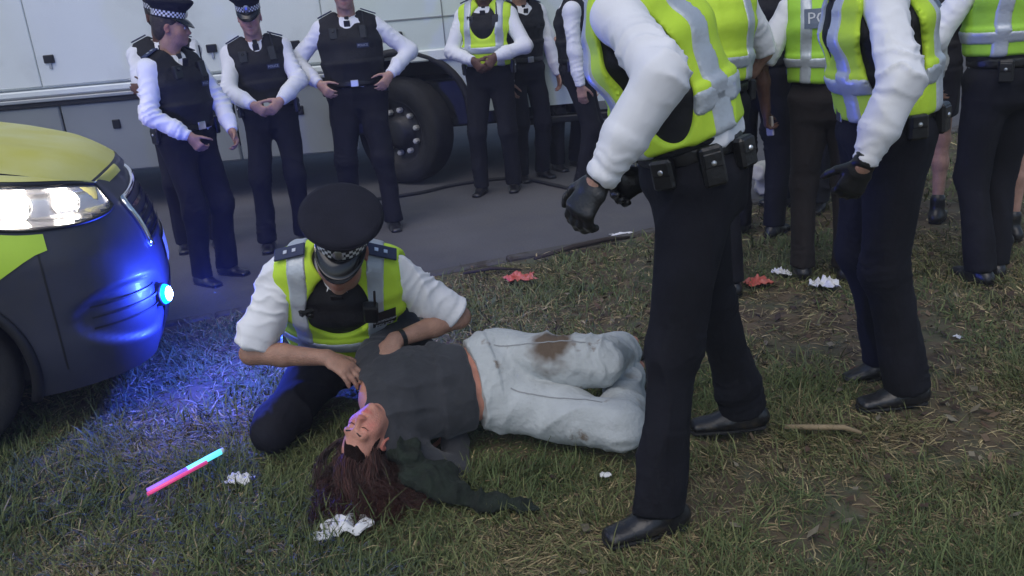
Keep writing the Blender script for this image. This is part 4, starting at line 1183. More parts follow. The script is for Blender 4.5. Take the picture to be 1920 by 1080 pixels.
# officer seen in profile beside the bonnet of the car
loc, rz = (-1.96, 5.66, -.075), rad(-122)
J = pose(1.72, (0, 0, .93), pf=frame(), cf=frame(4, -2), hf=frame(38, 6), wr=(.17, .24, .98), wl=(-.12, .28, .96), er=(1, -.6, -.2), el=(-1, -.4, -.2),
         hr=(V3(-.25, .45, -.85), V3(-.8, -.3, .1), .9), hl=(V3(.15, .5, -.85), V3(.8, -.3, 0), .8), belly=1.25, girth=1.08)
person('officer in black stab vest looking over his shoulder beside the yellow car bonnet', loc, rz, J, BH, 'tanned skin', seed=3, group=FAR, pouches=((95, .2), (-80, .22), (150, .2)))
chest_kit(J)

# officer half hidden behind him, arms folded
loc, rz = (-2.31, 6.55, -.075), rad(-165)
J = pose(1.80, (0, 0, .97), cf=frame(0, -2), hf=frame(20, 8), wr=(-.10, .24, 1.17), wl=(.12, .22, 1.21), er=(1, .2, -.6), el=(-1, .2, -.6),
         hr=(V3(-1, .0, .1), V3(0, -1, 0), .6), hl=(V3(1, 0, .1), V3(0, -1, 0), .6))
person('officer with folded arms half hidden behind the officer in profile', loc, rz, J, BH, 'dark brown skin', seed=4, group=FAR, shirt='short', sleeve=.95)

# officer with clasped hands leaning on the lorry
loc, rz = (-1.64, 6.45, -.075), rad(180 + 14)
J = pose(1.76, (-.02, -.08, .93), pf=frame(0, -6), cf=frame(0, -5, 3), hf=frame(-6, 10), wr=(.08, .24, 1.05), wl=(-.11, .23, 1.06), er=(1, -.5, -.2), el=(-1, -.5, -.2),
         ar=(.14, .10, .09), al=(-.12, .02, .09), hr=(V3(-.75, .25, -.55), V3(-.35, -.9, 0), .7), hl=(V3(.7, .35, -.55), V3(.3, -.9, 0), .7))
person('officer in stab vest with clasped hands and peaked cap leaning on the lorry', loc, rz, J, BH, 'fair skin', seed=5, group=FAR, pouches=((70, .2), (-75, .22)))
chest_kit(J)

# stout officer with both hands at his belt
loc, rz = (-1.02, 6.72, -.075), rad(180 + 6)
J = pose(1.86, (0, -.02, 1.0), pf=frame(0, -3), cf=frame(0, -3), hf=frame(0, 4), wr=(.25, .12, 1.12), wl=(-.26, .12, 1.14), er=(1, -.55, .1), el=(-1, -.55, .1),
         ar=(.17, .02, .09), al=(-.15, .10, .09), hr=(V3(-.55, .5, -.65), V3(-.6, -.75, 0), .6), hl=(V3(.55, .5, -.65), V3(.6, -.75, 0), .6), belly=1.3, girth=1.12)
person('stout officer in stab vest with thumbs in his belt before the lorry wheel', loc, rz, J, BH, 'fair skin', seed=6, group=FAR, pouches=((75, .2), (-70, .2)))
chest_kit(J)

# officer in high-visibility vest, hands clasped
loc, rz = (-.03, 7.62, -.075), rad(180 - 12)
J = pose(1.83, (0, 0, .985), pf=frame(0, -2), cf=frame(0, 0, -2), hf=frame(0, 6), wr=(.07, .25, 1.13), wl=(-.11, .25, 1.15), er=(1, -.4, -.1), el=(-1, -.4, -.1),
         ar=(.14, .08, .09), al=(-.13, -.02, .09), hr=(V3(-.6, .2, -.7), V3(-.35, -.9, 0), .7), hl=(V3(.6, .25, -.7), V3(.3, -.9, 0), .7), belly=1.1)
person('officer in yellow high-visibility vest with clasped hands right of the lorry wheel', loc, rz, J, BH, 'dark brown skin', vest='both', seed=7, group=FAR, bands='side', pouches=((70, .2), (-80, .22)), vlo=-.04)
chest_kit(J, badge=False)

# three more officers in dark vests further right
loc, rz = (.27, 8.0, -.075), rad(180 + 25)
J = pose(1.80, (0, 0, .97), wr=(.2, .12, .88), wl=(-.28, .14, .86), hl=(V3(0, .2, -1), V3(1, 0, 0), .6))
person('officer in dark vest with one hand hanging beside the clasped-hands officer', loc, rz, J, BH, 'tanned skin', seed=8, group=FAR, shirt_m=mat('white cotton shirt', ()), capd=True)
loc, rz = (.62, 8.35, -.075), rad(180 + 30)
J = pose(1.80, (0, 0, .97), cf=frame(0, 4), hf=frame(0, 15), wr=(-.02, .26, 1.20), wl=(.03, .21, 1.40), er=(1, -.2, -.5), el=(-1, .1, -1), hr=(V3(-.9, .2, .3), V3(0, -1, 0), .5), hl=(V3(.4, -.2, .8), V3(0, -1, 0), .7))
person('short-sleeved officer in dark vest with one hand raised to the chin', loc, rz, J, BH, 'fair skin', shirt='short', sleeve=.95, seed=9, group=FAR)
loc, rz = (.68, 7.35, -.075), rad(-100)
J = pose(1.84, (0, 0, .98), wr=(.24, .04, .88), wl=(-.2, .1, .88), hr=(V3(-.05, .1, -1), V3(-1, 0, 0), .5))
J_ = J
person('officer in dark vest facing right, long white sleeve hanging beside the nearest officer\'s vest', loc, rz, J, BH, 'fair skin', vest='stab', seed=10, group=FAR)

# --- nearest officer striding left
NEAR = 'officers walking over the grass'
loc, rz = (.58, 2.55, 0), rad(92); Lc = local(loc, rz)
J = pose(1.92, (0, .02, 1.03), pf=frame(-6, 10), cf=frame(-22, 24), hf=frame(10, 22), wl=Lc((.235, 2.13, 1.135)), wr=(.22, .12, 1.0), el=(-1, -.35, -.2), er=(.5, -1, -.2),
         al=Lc((.40, 2.32, .095)), ar=Lc((.80, 2.86, .11)), kl=(-.02, 1, 0), kr=(.05, 1, 0), fl=(-.26, 1, 0), fr=(.12, 1, -.05),
         hl=(V3(-.05, .6, -.8), V3(.6, -.5, -.4), .75), hr=(V3(0, .8, -.4), V3(-1, 0, 0), .9), girth=1.0)
person('nearest officer striding left in yellow vest, white sleeve and black glove', loc, rz, J, .0075, 'tanned skin', vest='both', seed=21, fold=.008, group=NEAR, gloves='lr', vlo=-.01, pouches=((-100, .22), (-140, .17), (-55, .17), (140, .2)), epaul=True)
J8 = J
part('shirt_tail', [cap(J.waist - J.pf[:, 2] * .035, J.waist + J.pf[:, 2] * .04, (.158 * J.s + .034, .112 * J.s + .036), (.158 * J.s + .036, .112 * J.s + .038), U=J.pf[:, 0], cw=.06, k=.004), box(J.waist - J.pf[:, 1] * .16 - J.pf[:, 0] * .09, (.10, .15, .3), J.pf, .01, .01, 'i')], .0075, SHIRT, J.root, 1, dict(amp=.006, f=9, seed=3))

# --- officer at the right, also walking left, hand at his pocket
loc, rz = (1.37, 3.05, 0), rad(84); Lc = local(loc, rz)
J = pose(1.84, (0, .03, 1.0), girth=1.12, pf=frame(0, 3), cf=frame(-6, 12, 0), hf=frame(12, 14), wl=Lc((1.12, 2.70, .985)), wr=(.26, -.06, .95), el=(-1, -.5, 0), er=(.6, -1, -.2),
         al=Lc((1.44, 2.97, .10)), ar=Lc((1.46, 3.22, .11)), kl=(-.1, 1, 0), kr=(.05, 1, 0), fl=(-.12, 1, -.03), fr=(.1, 1, -.3),
         hl=(V3(.25, .35, -.9), V3(.9, -.2, .1), .6), hr=(V3(0, .3, -1), V3(-1, 0, 0), .6))
person('officer walking left at the right, long white sleeve and hand at trouser pocket', loc, rz, J, .0085, 'tanned skin', vest='both', seed=22, fold=.007, group=NEAR, gloves='l', vlo=-.04, pouches=((-60, .22), (-150, .2), (-100, .16)))
back_text(J, 'POLICE', PATCHG, LETTER, .05, .26, .085, .07)

# --- officer at the right edge seen from behind
loc, rz = (2.42, 4.22, 0), rad(4)
J = pose(1.84, (0, 0, .985), cf=frame(0, 2), hf=frame(10, 0), wr=(.28, .12, .92), wl=(-.26, .16, 1.0), er=(1, -.5, 0), el=(-1, -.5, 0), ar=(.055, .05, .09), al=(-.07, -.04, .09))
person('officer seen from behind at the right edge in green-yellow vest', loc, rz, J, BH, 'tanned skin', vest='both', hivis=HIVISG, seed=23, group=NEAR, opening=False, pouches=((150, .2), (-150, .2)), vlo=.0)
MBc = MB()
for q in (0, 1):
    c = J.waist + J.pf @ V3(.12, -.155, -.04 - .05 * q)
    MBc.tube([c + V3(math.cos(t) * .028, -.004 * q, math.sin(t) * .03) for t in np.linspace(0, 2 * math.pi, 17)], .005, 6)
MBc.tube([J.waist + J.pf @ V3(.12, -.155, -.055), J.waist + J.pf @ V3(.12, -.158, -.075)], .006, 6)
MBc.build('handcuffs', SILVER, J.root)

# --- officer with POLICE on the back
loc, rz = (1.66, 4.46, 0), rad(-14)
J = pose(1.71, (0, 0, .93), cf=frame(0, 3), hf=frame(0, 5), wl=(-.30, .04, .89), wr=(.25, .12, .9), el=(-1, -.4, 0), hl=(V3(.05, .25, -1), V3(1, 0, 0), 1.0))
person('short-sleeved officer with a POLICE back patch on green-yellow vest', loc, rz, J, BH, 'dark brown skin', vest='both', hivis=HIVISG, shirt='short', sleeve=.95, legs='trousers', leg_m=mat('dark brown trousers', (.013, .009, .009), .9, .4, 30), seed=24, group='officers in the crowd', opening=False, vlo=-.02, belt=False)
back_text(J, 'POLICE', PATCHG, LETTER, .045, .27, .09, .075)
JP = J
# --- officers in the gap between the two walking ones
loc, rz = (1.03, 4.30, 0), rad(20)
J = pose(1.80, (0, 0, .97), cf=frame(0, 3), wr=(.27, .20, .98), wl=(-.22, .15, .9), er=(1, -.6, 0), hr=(V3(.05, .5, -.8), V3(-1, 0, 0), .6))
person('short-sleeved officer with bare forearm just behind the nearest officer', loc, rz, J, BH, 'tanned skin', vest='both', shirt='short', sleeve=.98, seed=25, group='officers in the crowd', vlo=0)
loc, rz = (2.02, 6.1, 0), rad(60)
J = pose(1.82, (0, 0, .97), cf=frame(0, 3), wl=(-.2, .2, .95), wr=(.22, .12, .9))
person('officer in yellow vest furthest back in the gap between the two walking officers', loc, rz, J, BH, 'tanned skin', vest='both', seed=26, group='officers in the crowd')
loc, rz = (1.56, 5.35, 0), rad(-35)
J = pose(1.80, (0, 0, .97), cf=frame(0, 3), wl=(-.2, .2, .95), wr=(.24, .12, .9))
person('officer in dark vest and long sleeves behind the bare-forearmed officer', loc, rz, J, BH, 'tanned skin', vest='stab', seed=46, group='officers in the crowd')
# --- bystanders
loc, rz = (2.22, 5.75, 0), rad(150)
J = pose(1.72, (0, 0, .94), wl=(-.2, .2, .95), wr=(.2, .22, 1.0))
person('bystander in black top and dark jeans behind the POLICE back patch', loc, rz, J, BH, 'tanned skin', vest=None, shirt='long', shirt_m=mat('black jersey', (.02, .02, .024), .85, .3, 30), leg_m=mat('dark jeans', (.012, .014, .022), .85, .3, 30), capd=False, tie=False, belt=False, epaul=False, seed=47, group='bystanders behind the officers', collar=False)
CIV = 'bystanders behind the officers'
loc, rz = (2.58, 5.35, 0), rad(-30)
J = pose(1.74, (0, 0, .95), wl=(-.25, .1, .86))
person('bystander in black shorts and boots behind the walking officer', loc, rz, J, BH, 'fair skin', vest=None, shirt='short', shirt_m=mat('black jersey', (.02, .02, .024), .85, .3, 30), legs='shorts', leg_m=mat('black shorts', (.012, .012, .016), .85, .3, 30), capd=False, tie=False, belt=False, epaul=False, seed=27, group=CIV, collar=False)
loc, rz = (2.80, 4.74, 0), rad(15)
J = pose(1.68, (0, 0, .93), wl=(-.22, .12, .85), al=(-.06, -.02, .08), ar=(.06, .03, .08))
person('bare-legged bystander in tan shorts at the right edge', loc, rz, J, BH, 'fair skin', vest=None, shirt='short', shirt_m=mat('black jersey', ()), legs='shorts', leg_m=mat('tan shorts', (.35, .24, .16), .85, .3, 30), capd=False, tie=False, belt=False, epaul=False, seed=28, group=CIV, collar=False, hair=(.09, .05, .025))

# --- kneeling officer facing the camera, holding the woman's shoulder
loc, rz = (-.63, 3.33, 0), rad(180); Lc = local(loc, rz)
kn_args = dict(pf=frame(0, 24), cf=frame(0, 40, -8), hf=frame(-2, 27, -12),
         wr=Lc((-.69, 3.0, .375)), wl=Lc((-.45, 3.05, .40)), er=(1, .0, -.12), el=(-.7, -.35, -.2),
         ar=(.30, -.15, .07), al=(-.10, -.42, .09), kr=(.09, .435, -.06), kl=(-.3, 1, -.2), fr=(.1, -1, -.25), fl=(-.1, -1, -.25),
         hr=(V3(-.75, .45, -.35), V3(-.15, -.1, -1), .45), hl=(V3(.35, .7, -.5), V3(.2, -.1, -1), .4), girth=1.2)
J = pose(1.92, (.05, -.10, .24), **kn_args)
J = pose(1.92, (.05, -.10, .24), hpos=J.nb + J.cf[:, 1] * .075 + J.cf[:, 2] * .195 - J.cf[:, 0] * .03, **kn_args)
person('kneeling officer in yellow vest and chequered cap holding the lying woman', loc, rz, J, .0065, 'tanned skin', vest='both', shirt='short', sleeve=.93, seed=31, fold=.009, group='police officers', vlo=-.05, opening=True, pouches=((80, .2), (-80, .2)))
JK = J
cf = J.cf; bv = bvh_of(J.bv)
def kfront(x, z):
    q = J.chest + cf[:, 0] * x + cf[:, 2] * z + cf[:, 1] * .5
    hh = bv.ray_cast(Vector(q), Vector(-cf[:, 1]), 1.0)[0]
    return np.array(hh) if hh is not None else q - cf[:, 1] * .36
p = kfront(-.168, .02); v, f = grid2(.085, .066, 6, 5); o = decal('chest_patch', v, f, bv, p, -cf[:, 0], cf[:, 2], PLAST, J.root, .010)
for i, (tx, sz) in enumerate((('METROPOLITAN', .0125), ('POLICE', .02))):
    v, f = text_mesh(tx, sz); decal('lettering', v, f, bv, p - cf[:, 2] * (.004 + .02 * i), -cf[:, 0], cf[:, 2], LETTER, o, .0125)
p = kfront(-.12, .07); B = MB(); B.box(p + cf[:, 1] * .016, (.027, .018, .055), cf, .007); r = B.build('radio', PLAST, J.root)
B = MB(); B.tube([p + cf[:, 1] * .016 + cf[:, 2] * .05 - cf[:, 0] * .016, p + cf[:, 1] * .02 + cf[:, 2] * .15 - cf[:, 0] * .018], .005, 6); B.build('antenna', PLAST, r)
p = kfront(.10, .02); B = MB(); B.box(p + cf[:, 1] * .014, (.045, .02, .055), cf @ frame(18), .008); r = B.build('body_camera', PLAST, J.root)
B = MB(); B.lathe([(.001, .006), (.012, .005), (.016, 0)], 14, p + cf[:, 1] * .036 + cf[:, 2] * .02, cf @ np.array([[1, 0, 0], [0, 0, 1], [0, -1, 0]]).astype(float)); B.build('lens', GLOSS, r)
B = MB(); B.box(p + cf[:, 1] * .036 - cf[:, 2] * .03, (.012, .002, .008), cf @ frame(18)); B.build('label', mat('orange label', (.6, .25, .05), .6), r)
# navy chest panel of the armour showing in the neck opening, wrist watch
B = MB(); ax = nrm(J.wrl - J.ell); c = J.wrl - ax * .03
for t in (0,): B.tube([c - ax * .009, c + ax * .009], .034, 16, False)
wt = B.build('wrist_watch', LEATHER, J.root); B = MB(); B.lathe([(.001, .008), (.015, .007), (.018, 0)], 14, c + nrm(np.cross(ax, V3(1, 0, 0))) * .034, frame_uf(nrm(np.cross(ax, V3(1, 0, 0))), ax)); B.build('dial', SILVER, wt)

# --- woman lying on the grass
GREYTOP = mat('charcoal cotton top', (.032, .034, .04), .9, .4, 40, var=.2, vscale=9, sheen=.15)
JEANS = mat('pale washed denim', (.44, .48, .50), .9, .45, 60, attr='tint', var=.14, vscale=14, mud=((.16, .11, .07), 9, .62, .72))
HAIRM = mat('dark auburn hair', (.045, .016, .010), .5, .2, 60, attr='tint', var=.3, vscale=30)
pfw = frame_uf((-1, -.30, .0), (.1, -.72, .68)); cfw = frame_uf((-1, -.22, .03), (.05, -.62, .78)); hfw = frame_uf((-.5, -.62, -.55), (-.28, -.60, .66))
J = pose(1.66, (-.09, 3.04, .215), pf=pfw, cf=cfw, hf=hfw, hpos=(-.55, 2.765, .155), wr=(-.26, 3.0, .05), wl=(-.33, 3.12, .30), er=(.5, -.6, -.5), el=(.2, 1, .25),
         ar=(.52, 3.06, .10), al=(.47, 3.30, .14), kr=(.5, -1, .0), kl=(.8, -.8, .35), fr=(.5, .8, .05), fl=(.5, .8, .0), hr=(V3(-.9, .2, 0), V3(0, .3, -1), .5), hl=(V3(-.8, -.4, .2), V3(0, -.2, -1), .6), girth=1.0)
J.knr = V3(.33, 2.76, .118); J.anr = V3(.42, 3.18, .10); J.knl = V3(.29, 2.955, .285); J.anl = V3(.42, 3.31, .16)
wroot = empty('person', (0, 0, 0), 0, 'woman with auburn hair lying on the grass in charcoal top and muddy pale jeans', 'person')
s = J.s
P = torso_prims(J, -.012, 0, 6, .05)
for sd in 'rl':
    sh, e, w_ = (getattr(J, k + sd) for k in ('sh', 'el', 'wr')); hip, kn, an = (getattr(J, k + sd) for k in ('hip', 'kn', 'an')); f = getattr(J, 'f' + sd)
    P += [cap(J.uch, sh, .055 * s, .045 * s, k=.05), cap(sh, e, .042 * s, .036 * s, k=.03), cap(e, w_, .036 * s, .025 * s, k=.02)] + hand_prims(w_, *getattr(J, 'h' + sd), 1 if sd == 'r' else -1, s * .95)
    P += [cap(hip, kn, .075 * s, .05 * s, k=.05), cap(kn, an, .048 * s, .032 * s, k=.03), cap(an, an + f * .12, .03, .024, k=.02)]
P += head_prims(J)
body = part('body', P, .005, SKIN_D, wroot, 1, tint=body_tint(J, TINT['flushed skin'], (.9, .5, .55), .35))
X = lambda x, y, z: J.hc + J.hf @ (V3(x, y, z) * s)
for sg in (1, -1):      # closed eyes: lash line and eyebrow
    B = MB(); B.tube([X(sg * .016, .0895, -.010), X(sg * .031, .0925, -.0125), X(sg * .046, .084, -.009)], [.0012, .0016, .001], 5); B.build('eyelashes', mat('dark lashes', (.02, .01, .008), .6), wroot)
    B = MB(); B.tube([X(sg * .014, .0935, .017), X(sg * .031, .094, .023), X(sg * .048, .083, .017)], [.0025, .003, .0016], 5); B.build('eyebrow', mat('dark lashes', ()), wroot)
jl = [(J.bel, pfw[:, 2], .2, .006, .05), (J.shl, cfw[:, 0], .13, .009, .04), (J.chest, cfw[:, 2] + cfw[:, 0] * .6, .18, .006, .06)]
P = torso_prims(J, .016, 2, 6, .05)
P[0]['a'] = P[0]['a'] - pfw[:, 2] * .005
for sd in 'rl':
    sh, e, w_ = (getattr(J, k + sd) for k in ('sh', 'el', 'wr')); ax = nrm(w_ - e)
    P += [cap(J.uch, sh, .075 * s, .07 * s, k=.05), cap(sh, e, .07 * s, .062 * s, k=.04), cap(e, w_ - ax * .03, .06 * s, .045 * s, cw=.2, k=.03)]
P += [cap(J.nb - cfw[:, 2] * .02, J.nb + cfw[:, 2] * .12 + cfw[:, 1] * .02, .07, .09, k=.012, op='s')]
part('top', P, .006, GREYTOP, wroot, 1, dict(amp=.007, f=8, seed=51, stretch=(.5, 1, 1), joints=jl))
P = torso_prims(J, .024, 0, 1, .05) + [cap(J.pel + pfw[:, 2] * .02, J.pel + pfw[:, 2] * .085, (.172 * s + .02, .118 * s + .02), (.162 * s + .018, .112 * s + .018), U=pfw[:, 0], cw=.08, k=.03)]
jl = []
for sd in 'rl':
    hip, kn, an = (getattr(J, k + sd) for k in ('hip', 'kn', 'an')); ax = nrm(an - kn)
    kk = .05 if sd == 'r' else .012
    P += [cap(hip, kn, .112 * s, .09 * s, k=kk), cap(kn, an, .088 * s, .08 * s, cw=.15, k=.012)]
    jl += [(kn, nrm(kn - hip), .16, .010, .05), (hip, nrm(kn - hip), .14, .008, .05), ((hip + kn) / 2, nrm(kn - hip) + V3(0, .5, .3), .14, .006, .06)]
def jtint(v):
    kc = J.hipl * .42 + J.knl * .58 + V3(0, -.03, .06); d = (v - kc) / np.array([.10, .09, .12]); w_ = np.exp(-(d * d).sum(1)) * 1.5 + .35 * fbm(v * 16, 3) + .25 * fbm(v * 40, 8)
    w2 = .55 * fbm(v * 7, 13) + .3 * fbm(v * 22, 17) - .28
    w_ = np.clip((w_ - .5) * 1.6, 0, .95); w2 = np.clip(w2 * 4, 0, .6) * (v[:, 0] > -.05)
    c = np.tile(np.array([.50, .53, .53]), (len(v), 1)); c = c * (1 - w2[:, None]) + w2[:, None] * np.array([.27, .24, .19]); c = c * (1 - w_[:, None]) + w_[:, None] * np.array([.11, .07, .04])
    return np.concatenate([c, np.ones((len(v), 1))], 1)
jn = part('jeans', P, .006, JEANS, wroot, 1, dict(amp=.012, f=7, seed=61, stretch=(.55, 1, 1), joints=jl), tint=jtint)
make_shoe(J, 'r', wroot); make_shoe(J, 'l', wroot)
jb = bvh_of(jn); STITCH = mat('denim seam', (.28, .29, .29), .9, .5, 90)
for sd, sh_ in (('r', 0.0), ('l', .0)):
    hp_, kn = getattr(J, 'hip' + sd), getattr(J, 'kn' + sd); dr = nrm(kn - hp_); up_ = nrm(np.cross(V3(.1, -.55, .83), dr))
    v, f = grid2(.34, .005, 40, 1); v = [(a_, b_ + .02 * math.sin(a_ * 9)) for a_, b_ in v]
    decal('seam', v, f, jb, (hp_ + kn) / 2, dr, up_, STITCH, jn, .002)
JW = J
# hair: a full head of strands lying over the grass towards the camera
hv, hq, hc_ = [], [], []
r2 = np.random.default_rng(5)
allp, allc = [], []
def strand(pts, r, colr): allp.append(np.array(pts)); allc.append(colr)
def scalp():
    while True:
        th = r2.uniform(-math.pi, math.pi); zz = r2.uniform(-.6, 1); rx = math.sqrt(max(1 - zz * zz, 0))
        q = V3(rx * math.sin(th) * .080, -.022 + rx * math.cos(th) * .101, .036 + zz * .090)
        if q[1] > .03 and q[2] < .095: continue
        if abs(q[0]) > .05 and q[2] < .02 and q[1] > -.045: continue
        return q
crown = nrm(J.hf @ V3(0, -.35, 1)); guides = []; NS = 14
for i in range(110):
    p = scalp(); P0 = X(*p); out = nrm(J.hf @ (p - V3(0, -.02, .03))); L = r2.uniform(.20, .42)
    tgt = nrm(V3(r2.normal(.15, .45) + (1.3 if i % 3 == 0 else 0), -1, 0)); cur = P0.copy(); dirn = nrm(out * .6 + crown * .45 + r2.normal(0, .15, 3)); pts = [P0]; ph = r2.uniform(0, 6.28, 2); fq = r2.uniform(5, 11)
    for k in range(NS):
        tt = k / NS; sd_ = V3(-tgt[1], tgt[0], 0)
        dirn = nrm(dirn * .6 + tgt * .34 + V3(0, 0, -.36) + sd_ * .34 * math.sin(tt * fq + ph[0]) + V3(0, 0, .10) * math.sin(tt * 9 + ph[1]))
        cur = cur + dirn * L / NS; fl = .016 + .045 * (1 - tt) * r2.random(); cur[2] = max(cur[2], fl); pts.append(cur.copy())
    guides.append((p, np.array(pts)))
G0 = np.array([g_[0] for g_ in guides])
for i in range(8200):
    p = scalp(); d2 = ((G0 - p) ** 2).sum(1); gi = int(np.argsort(d2)[0 if r2.random() < .8 else 1]); gp = guides[gi][1]
    P0 = X(*p); sc = r2.uniform(.65, 1.1); off0 = P0 - gp[0]; t_ = np.linspace(0, 1, NS + 1)[:, None]
    w0 = r2.uniform(0, 6.28, 6); tq = t_[:, 0]
    wob = np.stack([.6 * np.sin(tq * 6 + w0[k]) + .4 * np.sin(tq * 14 + w0[k + 3]) for k in range(3)], 1)
    pts = gp[0] + (gp - gp[0]) * sc + off0 * (1 - .72 * t_ ** .7) + wob * (.004 + .016 * t_) * (1 if i % 9 else 2.2)
    pts[:, 2] = np.maximum(pts[:, 2], .010 + .006 * r2.random())
    c = .55 + .9 * r2.random(); red = np.clip((2.72 - pts[-1][1]) * 4, 0, 1) * (.5 + .5 * r2.random())
    strand(list(pts), .0014, (np.array((.022, .012, .009)) * (1 - red) + np.array((.075, .018, .010)) * red) * c)
A = np.array(allp); n_, m_ = A.shape[:2]; D = np.gradient(A, axis=1); D /= np.linalg.norm(D, axis=2)[..., None] + 1e-9
a_ = np.cross(D, V3(.2, .3, .9)); a_ /= np.linalg.norm(a_, axis=2)[..., None] + 1e-9; b_ = np.cross(D, a_); rr = (.0014 * (1 - .75 * np.linspace(0, 1, m_) ** 2))[None, :, None]
hv = np.stack([A + rr * (math.cos(t) * a_ + math.sin(t) * b_) for t in (0, 2.094, 4.189)], 2).reshape(-1, 3)
idx = np.arange(n_ * m_ * 3).reshape(n_, m_, 3); hq = np.stack([idx[:, :-1], np.roll(idx, -1, 2)[:, :-1], np.roll(idx, -1, 2)[:, 1:], idx[:, 1:]], -1).reshape(-1, 4)
hc_ = np.repeat(np.concatenate([np.array(allc), np.ones((n_, 1))], 1), m_ * 3, 0)
ho = mesh_np('hair', hv, hq, HAIRM, wroot)
at = ho.data.attributes.new('tint', 'FLOAT_COLOR', 'POINT'); at.data.foreach_set('color', np.array(hc_, np.float32).ravel())
part('hair_mass', [ell(X(0, -.03, .038), V3(.084, .1, .092) * s, J.hf, .02), cap(X(0, -.04, .08), V3(-.56, 2.63, .035), (.08, .04), (.06, .02), U=V3(1, 0, 0), k=.04),
     ell(X(0, .12, -.02), V3(.09, .09, .085) * s, J.hf, .012, 's'), ell(X(.0, .04, -.11), V3(.11, .11, .085) * s, J.hf, .012, 's')], .007, mat('hair under layer', (.012, .006, .005), .9, .6, 60, var=.4, vscale=40, spec=.1), wroot, 1, dict(amp=.008, f=14, seed=71, stretch=(2, .5, 1)))


# ------------------------------------------------------------------ far side: hedge beyond the road
def leafy(name, label, c, r, n, m, seed, cat='hedge', group=None, trunk=None):
    R_ = np.random.default_rng(seed); root = empty(name, (c[0], c[1], -.075), 0, label, cat, group)
    u = R_.normal(size=(n, 3)); u /= np.linalg.norm(u, axis=1)[:, None]
    rr = R_.uniform(.55, 1.0, n) ** .6; lump = 1 + .3 * fbm(u * 2.3 + seed, seed)
    p = u * (rr * lump)[:, None] * np.array(r); p[:, 2] += r[2] * .92 if trunk is None else trunk + r[2] * .7
    p[:, 2] = np.maximum(p[:, 2], .05)
    a = R_.normal(size=(n, 3)); a /= np.linalg.norm(a, axis=1)[:, None]; b = np.cross(a, R_.normal(size=(n, 3))); b /= np.linalg.norm(b, axis=1)[:, None]
    sz = R_.uniform(.06, .13, n)[:, None]
    v = np.stack([p - a * sz, p - b * sz * .45, p + a * sz, p + b * sz * .45], 1).reshape(-1, 3); q = np.arange(n * 4).reshape(-1, 4)
    mesh_np('foliage', v, q, m, root, sm=False)
    B = MB()
    for k in range(5):
        t = k * 1.3; B.tube([V3(.15 * math.cos(t), .15 * math.sin(t), 0), V3(.3 * math.cos(t), .3 * math.sin(t), r[2] * .6 + (trunk or 0)), V3(.6 * r[0] * math.cos(t), .6 * r[1] * math.sin(t), r[2] * 1.2 + (trunk or 0))], [.09, .06, .02], 6)
    B.build('trunk' if trunk else 'stem', mat('dark bark', (.05, .04, .03), .9, .5, 20), root)
LEAF = mat('dark leaves', (.035, .055, .02), .6, var=.4, vscale=1.5)
sides = ['hedge bush directly behind the lorry nose', 'hedge bush across the road behind the gap between officers', 'hedge bush across the road right of centre', 'hedge bush across the road behind the right edge']
for i, (x, y) in enumerate(((3.2, 15.5), (5.8, 16.5), (8.6, 17.0), (11.5, 17.5))):
    leafy('hedge_bush', sides[i], (x, y), (1.7, 1.1, 1.25), 7000, LEAF, 90 + i, 'bush', 'bushes across the road')
for i, (x, y) in enumerate(((5.0, 20.5), (10.5, 21.5))):
    leafy('tree', ['left tree across the road above the bushes', 'right tree across the road above the bushes'][i], (x, y), (2.6, 2.2, 2.6), 9000, LEAF, 190 + i, 'tree', 'trees across the road', 2.0)

# ------------------------------------------------------------------ litter and small things
def sheet(name, label, cat, c, size, m, seed, rz=0.0, amp=.02, lift=.02, asp=1.0, group=None, n=14):
    R_ = np.random.default_rng(seed); u = np.linspace(-.5, .5, n); U, W = np.meshgrid(u, u, indexing='ij')
    p = np.stack([U.ravel() * 3, W.ravel() * 3, 0 * U.ravel()], 1)
    z = amp * np.abs(fbm(p * 1.6 + seed, seed, 3)) * 2; x = U.ravel() * size * (1 + .25 * vnoise(p * 1.2, seed + 1)); y = W.ravel() * size * asp * (1 + .25 * vnoise(p * 1.3, seed + 2))
    r_ = np.hypot(U.ravel(), W.ravel()); z = z * (1.15 - r_)
    v = np.stack([x, y, z], 1); v2 = v - np.array([0, 0, .0025])
    i = np.arange(n - 1)[:, None] * n + np.arange(n - 1)[None, :]; q = np.stack([i, i + n, i + n + 1, i + 1], -1).reshape(-1, 4)
    o = mesh_np(name, np.concatenate([v, v2]), np.concatenate([q, q[:, ::-1] + n * n]), m)
    o.location = (c[0], c[1], float(terrain(np.array([c[0]]), np.array([c[1]]))[0]) + lift if c[1] < edge_y(c[0]) else -.07); o.rotation_euler = (0, 0, rz)
    return tag(o, label, cat, group)
PAPER = mat('white paper', (.72, .72, .72), .8, .3, 30); REDP = mat('red packet film', (.55, .07, .05), .4, .2, 20, col2=(.6, .2, .16), vscale=18)
sheet('tissue', 'crumpled white tissue on the grass in front of the auburn hair', 'tissue', (-.60, 2.455), .17, PAPER, 3, .2, .04, .03, .55)
sheet('tissue', 'small white tissue beside the glow stick', 'tissue', (-1.04, 2.82), .10, PAPER, 4, -.3, .03, .02, .5)
sheet('wrapper', 'red and white wrapper on the verge near the kerb', 'wrapper', (.05, 4.82), .17, REDP, 5, .2, .04, .03, .5)
sheet('wrapper', 'red wrapper on the grass between the two walking officers', 'wrapper', (1.30, 4.42), .13, REDP, 6, .4, .03, .03, .7)
sheet('wrapper', 'white wrapper beside the red one between the walking officers', 'wrapper', (1.60, 4.28), .15, PAPER, 7, -.4, .04, .03, .5)
